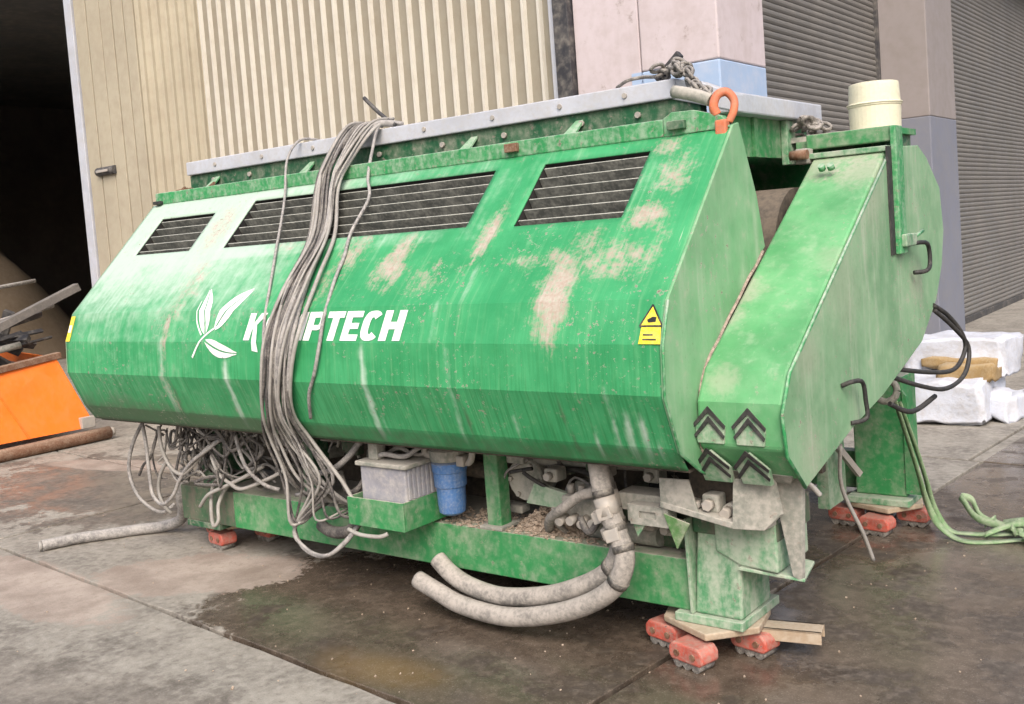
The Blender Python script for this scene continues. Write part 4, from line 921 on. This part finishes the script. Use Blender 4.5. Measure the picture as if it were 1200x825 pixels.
# tangle of wires at the left end
def tangle():
    t = thing('wire_tangle', (-5.0, 3.5, .15), 'tangle of grey wires hanging below the left end of the hood', 'wires')
    loops = [[(-5.50, 3.42, .76), (-5.60, 3.40, .62), (-5.63, 3.38, .47), (-5.57, 3.38, .33), (-5.47, 3.40, .25), (-5.40, 3.44, .22), (-5.37, 3.5, .26)],
             [(-5.47, 3.40, .76), (-5.42, 3.38, .63), (-5.40, 3.37, .47), (-5.37, 3.36, .35), (-5.28, 3.36, .30), (-5.18, 3.37, .36), (-5.11, 3.38, .46), (-4.98, 3.38, .57), (-4.80, 3.40, .67), (-4.68, 3.44, .76)],
             [(-5.27, 3.38, .76), (-5.25, 3.37, .64), (-5.20, 3.38, .53), (-5.09, 3.38, .49), (-4.99, 3.40, .55), (-4.86, 3.42, .66), (-4.70, 3.46, .72)],
             [(-5.28, 3.42, .55), (-5.37, 3.42, .45), (-5.40, 3.42, .35), (-5.36, 3.42, .27), (-5.34, 3.45, .22)],
             [(-4.62, 3.42, .76), (-4.56, 3.40, .64), (-4.50, 3.40, .55), (-4.40, 3.42, .48), (-4.33, 3.46, .45)],
             [(-4.88, 3.44, .60), (-4.80, 3.42, .51), (-4.70, 3.42, .46), (-4.60, 3.42, .44), (-4.42, 3.45, .50), (-4.30, 3.5, .56)],
             [(-4.95, 3.55, .45), (-4.94, 3.48, .42), (-4.92, 3.44, .34), (-4.90, 3.42, .24), (-4.87, 3.41, .205), (-4.84, 3.42, .24), (-4.85, 3.44, .33), (-4.83, 3.50, .42), (-4.80, 3.58, .45)],
             [(-5.0, 3.42, .30), (-4.90, 3.41, .38), (-4.75, 3.42, .44), (-4.60, 3.44, .50), (-4.48, 3.48, .56)]]
    for l in loops: MB().tube(l, .011, 7, per=7).build('wire', random.choice(['cable_pale', 'cable_grey']), t)
    for k in range(60):
        x = random.uniform(-5.35, -4.3); z = random.uniform(.6, .76); y = random.uniform(3.40, 3.68); pts = [V((x, y, .79 - random.random() * .05))]
        for j in range(random.randint(3, 6)):
            x += random.uniform(-.16, .18); z = max(.44, min(.77, z + random.uniform(-.16, .12))); y = max(3.40, min(3.72, y + random.uniform(-.07, .07)))
            if z < .42: y = min(y, 3.47)
            pts.append(V((x, y, z)))
        MB().tube(pts, random.choice([.006, .008, .010]), 6, per=5).build('wire', random.choices(['cable_grey', 'cable_dark', 'cable_pale'], (.42, .50, .08))[0], t)
tangle()
cg = MB().tube([(-6.12, 3.05, .036), (-6.05, 3.24, .036), (-5.95, 3.38, .036), (-5.84, 3.53, .037), (-5.72, 3.63, .045), (-5.58, 3.66, .09), (-5.47, 3.62, .18), (-5.40, 3.57, .30), (-5.34, 3.58, .45)], .034, 14, per=7).build('conduit', 'cable_grey')
tag(cg, 'grey flexible conduit lying on the concrete, its open end at the left', 'conduit')
d0 = (V((-6.12, 3.05, .036)) - V((-6.05, 3.24, .036))).normalized()
MB().cyl(V((-6.12, 3.05, .036)), V((-6.12, 3.05, .036)) + d0 * .02, .028, 14).build('core_end', 'cable_pale', cg)
# conduits round the lower part of the bundle
MB().tube([(-4.02, 3.40, .47), (-3.95, 3.36, .58), (-3.80, 3.36, .62), (-3.66, 3.35, .70), (-3.58, 3.36, .78)], .016, 8).build('hose', 'cable_grey', SH)
MB().tube([(-3.80, 3.42, .60), (-3.72, 3.38, .52), (-3.64, 3.38, .54), (-3.60, 3.42, .62)], .014, 8).build('hose', 'cable_dark', SH)
MB().tube([(-4.0, 3.44, .30), (-3.85, 3.38, .30), (-3.7, 3.36, .33), (-3.60, 3.33, .42), (-3.62, 3.40, .50)], .030, 10).build('hose', 'cable_dark', SH)

# roller skates
def skate(loc, rz, label, tow=True):
    t = thing('roller_skate', (0, 0, 0), label, 'machinery skate', 'red roller skates under the machine legs')
    MB().poly([(-.19, -.10, .106), (.05, -.21, .106), (.20, -.05, .106), (.16, .15, .106), (-.12, .19, .106), (-.24, .06, .106)], (0, 0, .028)).build('deck', 'skate_plate', t, bevel=.006)
    for x, y, a in ((-.20, -.05, -.25), (-.01, -.20, -.25), (.145, .02, -.2), (-.06, .16, -.2)):
        c, s = math.cos(a), math.sin(a); ex = V((c, s, 0)); ey = V((-s, c, 0)); p = V((x, y, 0))
        pr = [(-.085, .036), (-.07, .022), (.07, .022), (.085, .036), (.085, .07), (.065, .093), (-.065, .093), (-.085, .07)]
        rb = MB().poly([p + ex * u + V((0, 0, v)) - ey * .05 for u, v in pr], ey * .10).build('roller_box', 'red_paint', t, bevel=.008)
        for k in (-.045, 0, .045):
            MB().cyl(p + ex * k - ey * .042 + V((0, 0, .016)), p + ex * k + ey * .042 + V((0, 0, .016)), .023, 14).build('roller', 'chain_steel', rb)
        for k in (-.04, .04):
            MB().cyl(p + ex * k - ey * .056 + V((0, 0, .055)), p + ex * k - ey * .049 + V((0, 0, .055)), .013, 10).build('axle_end', 'rust', rb)
    if tow:
        q = MB(); a = V((.17, .05, 0)); b = V((.39, .10, 0)); d = (b - a).normalized(); s = V((-d.y, d.x, 0))
        q.obox((a + b) / 2 + V((0, 0, .105)), (b - a) / 2, s * .048, V((0, 0, .004)))
        q.obox((a + b) / 2 + V((0, 0, .085)) + s * .042, (b - a) / 2, s * .006, V((0, 0, .024)))
        q.obox((a + b) / 2 + V((0, 0, .085)) - s * .042, (b - a) / 2, s * .006, V((0, 0, .024)))
        q.build('tow_bar', 'skate_plate', t, bevel=.002)
    t.location = loc; t.rotation_euler.z = rz
    return t
skate((-1.865, 3.60, .007), 0, 'red roller skate with tan deck and tow bar under the near leg')
skate((-1.80, 5.50, .007), .12, 'red roller skate under the far leg beside the green strap', tow=False)
skate((-5.08, 3.80, .007), .1, 'red roller skate under the left leg behind the grey conduit', tow=False)
skate((-5.10, 5.50, .007), -.1, 'red roller skate under the rear left leg in deep shadow', tow=False)

# bucket on the casing
bk = MB().lathe((-1.53, 4.80, 2.063), [(.108, 0), (.112, .008), (.115, .105), (.119, .11), (.119, .12), (.113, .125), (.110, .20), (.108, .212), (.095, .216)], 36).build('bucket', 'beige_plastic')
tag(bk, 'beige plastic tub with a rim standing on top of the green casing', 'bucket')
MB().torus((-1.53, 4.80, 2.182), (1, 0, 0), (0, 1, 0), .1195, .004, 30, 6).build('lid_rim', 'beige_plastic', bk)
MB().box(-1.72, -1.41, 4.665, 5.0, 2.035, 2.062).build('casing_shelf', 'frame_green', SH)
MB().box(-1.70, -1.43, 4.70, 4.98, 1.95, 2.034).build('casing_shelf', 'dark_green', SH)

# chain with orange hook
def chain():
    t = thing('lifting_chain', (-1.9, 3.9, 2.2), 'dirty steel chain with orange hook lying over the hood corner', 'chain')
    path = catmull([V(p) for p in ((-2.20, 4.05, 2.35), (-2.12, 3.98, 2.365), (-2.04, 3.92, 2.33), (-1.97, 3.87, 2.27), (-1.91, 3.83, 2.225), (-1.86, 3.80, 2.20))], 4)
    acc = 0; k = 0
    for i in range(0, len(path) - 1):
        d = (path[i + 1] - path[i]).normalized(); s = d.orthogonal().normalized(); s2 = d.cross(s)
        a = s if k % 2 else s2
        MB().torus(path[i] + V((random.uniform(-.012, .012), random.uniform(-.012, .012), random.uniform(-.004, .02))), d, a, .021, .0085, 12, 6, stretch=1.4).build('link', 'chain_steel', t); k += 1
    for i in range(7):
        p = V((-2.13 + random.uniform(-.10, .12), 4.02 + random.uniform(-.05, .04), 2.345 + random.random() * .05)); d = V((random.gauss(0, 1), random.gauss(0, 1), random.gauss(0, .5))).normalized()
        MB().torus(p, d, d.orthogonal(), .022, .009, 12, 6, stretch=1.4).build('link', 'chain_steel', t)
    MB().tube([(-2.02, 3.80, 2.245), (-1.95, 3.79, 2.225), (-1.88, 3.785, 2.20), (-1.85, 3.785, 2.185)], .026, 10, per=4).build('sling', 'dusty_steel', t)
    MB().tube([(-1.825, 3.78, 2.125), (-1.832, 3.77, 2.16), (-1.818, 3.78, 2.20), (-1.787, 3.80, 2.21), (-1.762, 3.81, 2.175), (-1.762, 3.80, 2.13), (-1.78, 3.79, 2.09)], .019, 10, per=5, rfun=lambda u: 1.05 - .25 * u).build('hook', 'orange_hook', t)
    MB().box(-1.822, -1.772, 3.745, 3.785, 2.035, 2.10).build('hook_shank', 'orange_hook', t, bevel=.008)
chain()
def scrap():
    t = thing('chain_pile', (-1.8, 4.7, 2.07), 'small dirty pile of chain links beside the beige tub', 'chain')
    for i in range(14):
        p = V((-1.80 + random.uniform(-.10, .09), 4.72 + random.uniform(-.08, .1), 2.075 + random.random() * .07)); d = V((random.gauss(0, 1), random.gauss(0, 1), random.gauss(0, .6))).normalized()
        MB().torus(p, d, d.orthogonal(), .020, .009, 12, 6, stretch=1.4).build('link', 'chain_steel', t)
    MB().box(-1.90, -1.74, 4.66, 4.84, 2.04, 2.064).build('tray', 'dusty_steel', t)
scrap()
MB().box(-1.84, -1.735, 4.62, 4.88, 1.98, 2.038).build('casing_shelf', 'frame_green', SH)

tag(MB().tube([(-4.02, 4.02, 2.515), (-3.95, 4.02, 2.45), (-3.87, 4.02, 2.385), (-3.80, 4.02, 2.34)], .011, 8, per=2).build('steel_rod', 'post_dark'), 'short dark rod sticking up from the beam beside the cable bundle', 'rod')
tag(MB().bar((-2.235, 4.06, 2.34), (-2.115, 4.06, 2.44), .03, .034).build('steel_bar', 'post_dark', bevel=.004), 'short dark steel bar sticking up beside the chain at the beam corner', 'bar')
MB().tube([(-2.42, 4.02, 2.335), (-2.35, 4.0, 2.355), (-2.28, 4.02, 2.36), (-2.2, 4.0, 2.35), (-2.15, 4.02, 2.375)], .008, 6).build('bent_wire', 'chain_steel', SH)

# strap from the far leg to the ground
def strap():
    t = thing('lashing_strap', (-1.4, 5.4, 0), 'green lashing strap hanging from the far leg and trailing over the ground', 'strap')
    def ribbon(pts, wv, wd=.045, th=.005):
        P = catmull([V(p) for p in pts], 6); mb = MB(); W_ = [V(q) for q in wv]; n = len(P)
        for i, p in enumerate(P):
            f = i / (n - 1) * (len(W_) - 1); k = min(int(f), len(W_) - 2); s = W_[k].lerp(W_[k + 1], f - k).normalized()
            t_ = (P[min(i + 1, n - 1)] - P[max(i - 1, 0)]).normalized(); u = s.cross(t_).normalized()
            for a, b in ((-1, -1), (1, -1), (1, 1), (-1, 1)): mb.v.append(p + s * wd / 2 * a + u * th / 2 * b)
        for i in range(n - 1):
            for k in range(4):
                a = i * 4 + k; b = i * 4 + (k + 1) % 4; mb.f.append([a, b, b + 4, a + 4]); mb.sm.append(True)
        mb.f.append([3, 2, 1, 0]); e = (n - 1) * 4; mb.f.append([e, e + 1, e + 2, e + 3]); mb.sm += [False, False]
        return mb
    ribbon([(-1.68, 5.33, .74), (-1.64, 5.33, .60), (-1.585, 5.34, .38), (-1.545, 5.35, .20), (-1.50, 5.36, .08), (-1.42, 5.34, .02), (-1.33, 5.31, .012), (-1.22, 5.36, .012), (-1.10, 5.42, .02), (-.95, 5.47, .012)], [(.8, -.6, .2), (.7, -.6, .2), (.5, .6, .1), (.1, .9, .3), (0, 1, 0)], .034).build('webbing', 'strap_green', t)
    ribbon([(-1.66, 5.36, .70), (-1.60, 5.37, .50), (-1.55, 5.38, .30), (-1.52, 5.40, .14), (-1.46, 5.42, .03), (-1.36, 5.42, .02), (-1.24, 5.46, .02), (-1.1, 5.50, .03), (-.95, 5.55, .012)], [(.8, -.6, .2), (.7, -.6, .2), (.5, .6, .1), (.1, .9, .3), (0, 1, 0)], .035).build('webbing', 'strap_green', t)
    ribbon([(-1.12, 5.48, .04), (-1.25, 5.52, .05), (-1.36, 5.56, .07), (-1.44, 5.66, .12), (-1.47, 5.72, .13), (-1.42, 5.74, .11), (-1.36, 5.66, .05), (-1.25, 5.60, .03), (-1.1, 5.58, .03)], [(0, .4, 1), (.2, .5, .9), (.4, .4, .9), (.2, .5, .8), (0, .8, .5)], .036).build('webbing', 'strap_green', t)
    ribbon([(-1.28, 5.40, .03), (-1.18, 5.47, .07), (-1.08, 5.52, .08), (-.95, 5.60, .05)], [(0, .8, .6), (0, .5, .9)], .034).build('webbing', 'strap_green', t)
    for k in range(6):
        x, y = -1.12 + random.uniform(-.10, .16), 5.50 + random.uniform(-.08, .10); pts = []
        for j in range(6):
            x += random.uniform(-.10, .10); y += random.uniform(-.06, .06); pts.append((x, y, .02 + random.random() * .05))
        ribbon(pts, [(random.uniform(-.3, .3), .5, .9), (.2, .6, random.uniform(-.2, .9)), (0, .8, .6)], .034).build('webbing', 'strap_green', t)
strap()

# white block by the second pillar
def block():
    t = thing('concrete_block', (-2.1, 8.6, 0), 'large bluish white crumpled block with an ochre stained ledge beside the pillar', 'block')
    def lump(x0, x1, y0, y1, z0, z1, n, amp, seed, name, m):
        bm = bmesh.new(); bmesh.ops.create_cube(bm, size=1); bmesh.ops.subdivide_edges(bm, edges=bm.edges[:], cuts=n, use_grid_fill=True)
        for v in bm.verts:
            c = v.co; e = sum(1 for q in c if abs(abs(q) - .5) < 1e-4)
            p = V((x0 + (c.x + .5) * (x1 - x0), y0 + (c.y + .5) * (y1 - y0), z0 + (c.z + .5) * (z1 - z0)))
            k = amp * (1.6 if e > 1 else 1)
            cr = mnoise.fractal(p * 5 + V((seed, seed, 0)), .9, 2.1, 3) * amp * .28
            d = V((cr, cr * .6, cr)) + V((mnoise.noise(p * 3 + V((seed, 0, 0))), mnoise.noise(p * 3 + V((0, seed, 0))), mnoise.noise(p * 3 + V((0, 0, seed))))) * k
            if e > 1: d -= V((c.x, c.y, c.z)) * amp * .9
            if p.z < .02: d.z = max(0, d.z)
            v.co = p + d - ORG[t.name]
        me = bpy.data.meshes.new(name); bm.to_mesh(me); bm.free(); me.materials.append(M[m])
        for q in me.polygons: q.use_smooth = True
        o = link(bpy.data.objects.new(name, me)); o.parent = t; return o
    lump(-2.50, -1.92, 8.16, 9.0, 0, .34, 22, .05, 3.1, 'lower_block', 'chalk_block')
    lump(-2.62, -1.84, 8.70, 9.25, .28, .60, 22, .05, 7.7, 'upper_block', 'chalk_block')
    lump(-2.30, -1.86, 8.34, 8.80, .28, .42, 6, .05, 5.2, 'stained_ledge', 'ochre')
    lump(-2.50, -1.90, 8.66, 8.76, .36, .46, 5, .03, 9.2, 'stained_ledge', 'ochre')
    lump(-2.0, -1.72, 8.4, 9.0, 0, .20, 8, .08, 4.4, 'rubble', 'chalk_block')
block()

# orange skip at the left with poles on it
def skip():
    t = thing('orange_skip', (-10.5, 5.2, 0), 'orange steel skip with a rusty tube along its foot at the left', 'skip')
    A = V((-9.52, 4.0, .15)); B = V((-9.42, 5.35, .15)); C_ = V((-9.62, 5.12, .87)); D_ = V((-9.72, 3.75, .74))
    MB().poly([A, B, C_, D_], (-.03, 0, 0)).build('side_panel', 'orange_paint', t, bevel=.004)
    MB().poly([B, C_, C_ + V((-2.4, .35, .05)), B + V((-2.2, .3, 0))], (0, -.03, 0)).build('end_panel', 'orange_paint', t, bevel=.004)
    MB().poly([D_ + V((-.05, -.6, -.1)), C_ + V((-.05, -.05, -.1)), C_ + V((-2.3, .3, -.05)), D_ + V((-2.3, -.5, -.05))], (0, 0, -.03)).build('load_bed', 'belly_dirt', t)
    MB().bar(D_ + V((-.015, -.8, -.10)), C_ + V((-.015, .05, .012)), .09, .06).build('rim', 'rust', t, bevel=.006)
    MB().tube([A + V((.04, -1.2, -.12)), B + V((.03, .12, -.08))], .062, 12, per=6).build('foot_tube', 'rust', t)
    MB().cyl(B + V((.03, .12, -.08)), B + V((.03, .16, -.078)), .045, 12).build('tube_end', 'bare_steel', t)
    m_ = MB(); m_.bar(A.lerp(B, .52) + V((.012, 0, 0)), D_.lerp(C_, .50) + V((.012, 0, 0)), .006, .012, up=(1, 0, 0)); m_.build('stiffener', 'orange_paint', t)
    MB().box(-9.46, -9.40, 5.20, 5.34, .15, .26).build('foot_lug', 'bare_steel', t, bevel=.006)
skip()
def pole(a, b, r, label, m='bare_steel', cat='pole', wd=None):
    o = (MB().tube([a, V(a).lerp(V(b), .5), b], r, 10, per=3) if wd is None else MB().bar(a, b, wd, r)).build('steel_pole', m, bevel=0 if wd is None else .004)
    tag(o, label, cat, 'poles lying across the orange skip')
pole((-9.75, 3.6, .80), (-9.62, 5.42, 1.53), .075, 'thick grey steel pole rising across the orange skip to the door leaf', m='pole_grey', wd=.10)
pole((-9.70, 3.4, .86), (-9.75, 4.85, 1.02), .035, 'thin grey pole lying low on the orange skip rim', m='dusty_steel')
pole((-9.9, 3.3, .99), (-9.9, 5.3, 1.36), .025, 'thin dark bar behind the thick grey pole on the skip', m='chain_steel')
pole((-10.1, 3.3, 1.42), (-10.2, 5.3, 1.62), .02, 'thin dark bar uppermost above the orange skip', m='chain_steel')
def scrapload():
    mb = MB()
    for k in range(60):
        p = V((random.uniform(-11, -9.72), random.uniform(3.9, 5.1), 0)); p.z = .85 + random.random() * .22 + (p.y - 3.7) * .10; d = V((random.gauss(0, 1), random.gauss(0, 1), random.gauss(0, .3))).normalized(); n = d.orthogonal().normalized()
        mb.obox(p, d * random.uniform(.05, .35), n * random.uniform(.01, .05), d.cross(n) * random.uniform(.01, .03))
    tag(mb.build('scrap_load', 'post_dark'), 'dark scrap piled in the orange skip', 'scrap', kind='stuff')
scrapload()

# grit and crumbs on the concrete
def grit():
    mb = MB()
    for k in range(420):
        x = random.uniform(-7, .2); y = random.uniform(1.7, 6.5); s = random.choice([.002, .002, .003, .003, .004]) * (1 if k % 60 else 2.4)
        d = V((random.gauss(0, 1), random.gauss(0, 1), random.gauss(0, .3))).normalized(); n = d.orthogonal().normalized()
        mb.obox((x, y, s * .6), d * s, n * s * .8, d.cross(n) * s * .6)
    tag(mb.build('grit', 'chip_wood'), 'pale grit and crumbs scattered over the concrete yard', 'grit', kind='stuff')
grit()
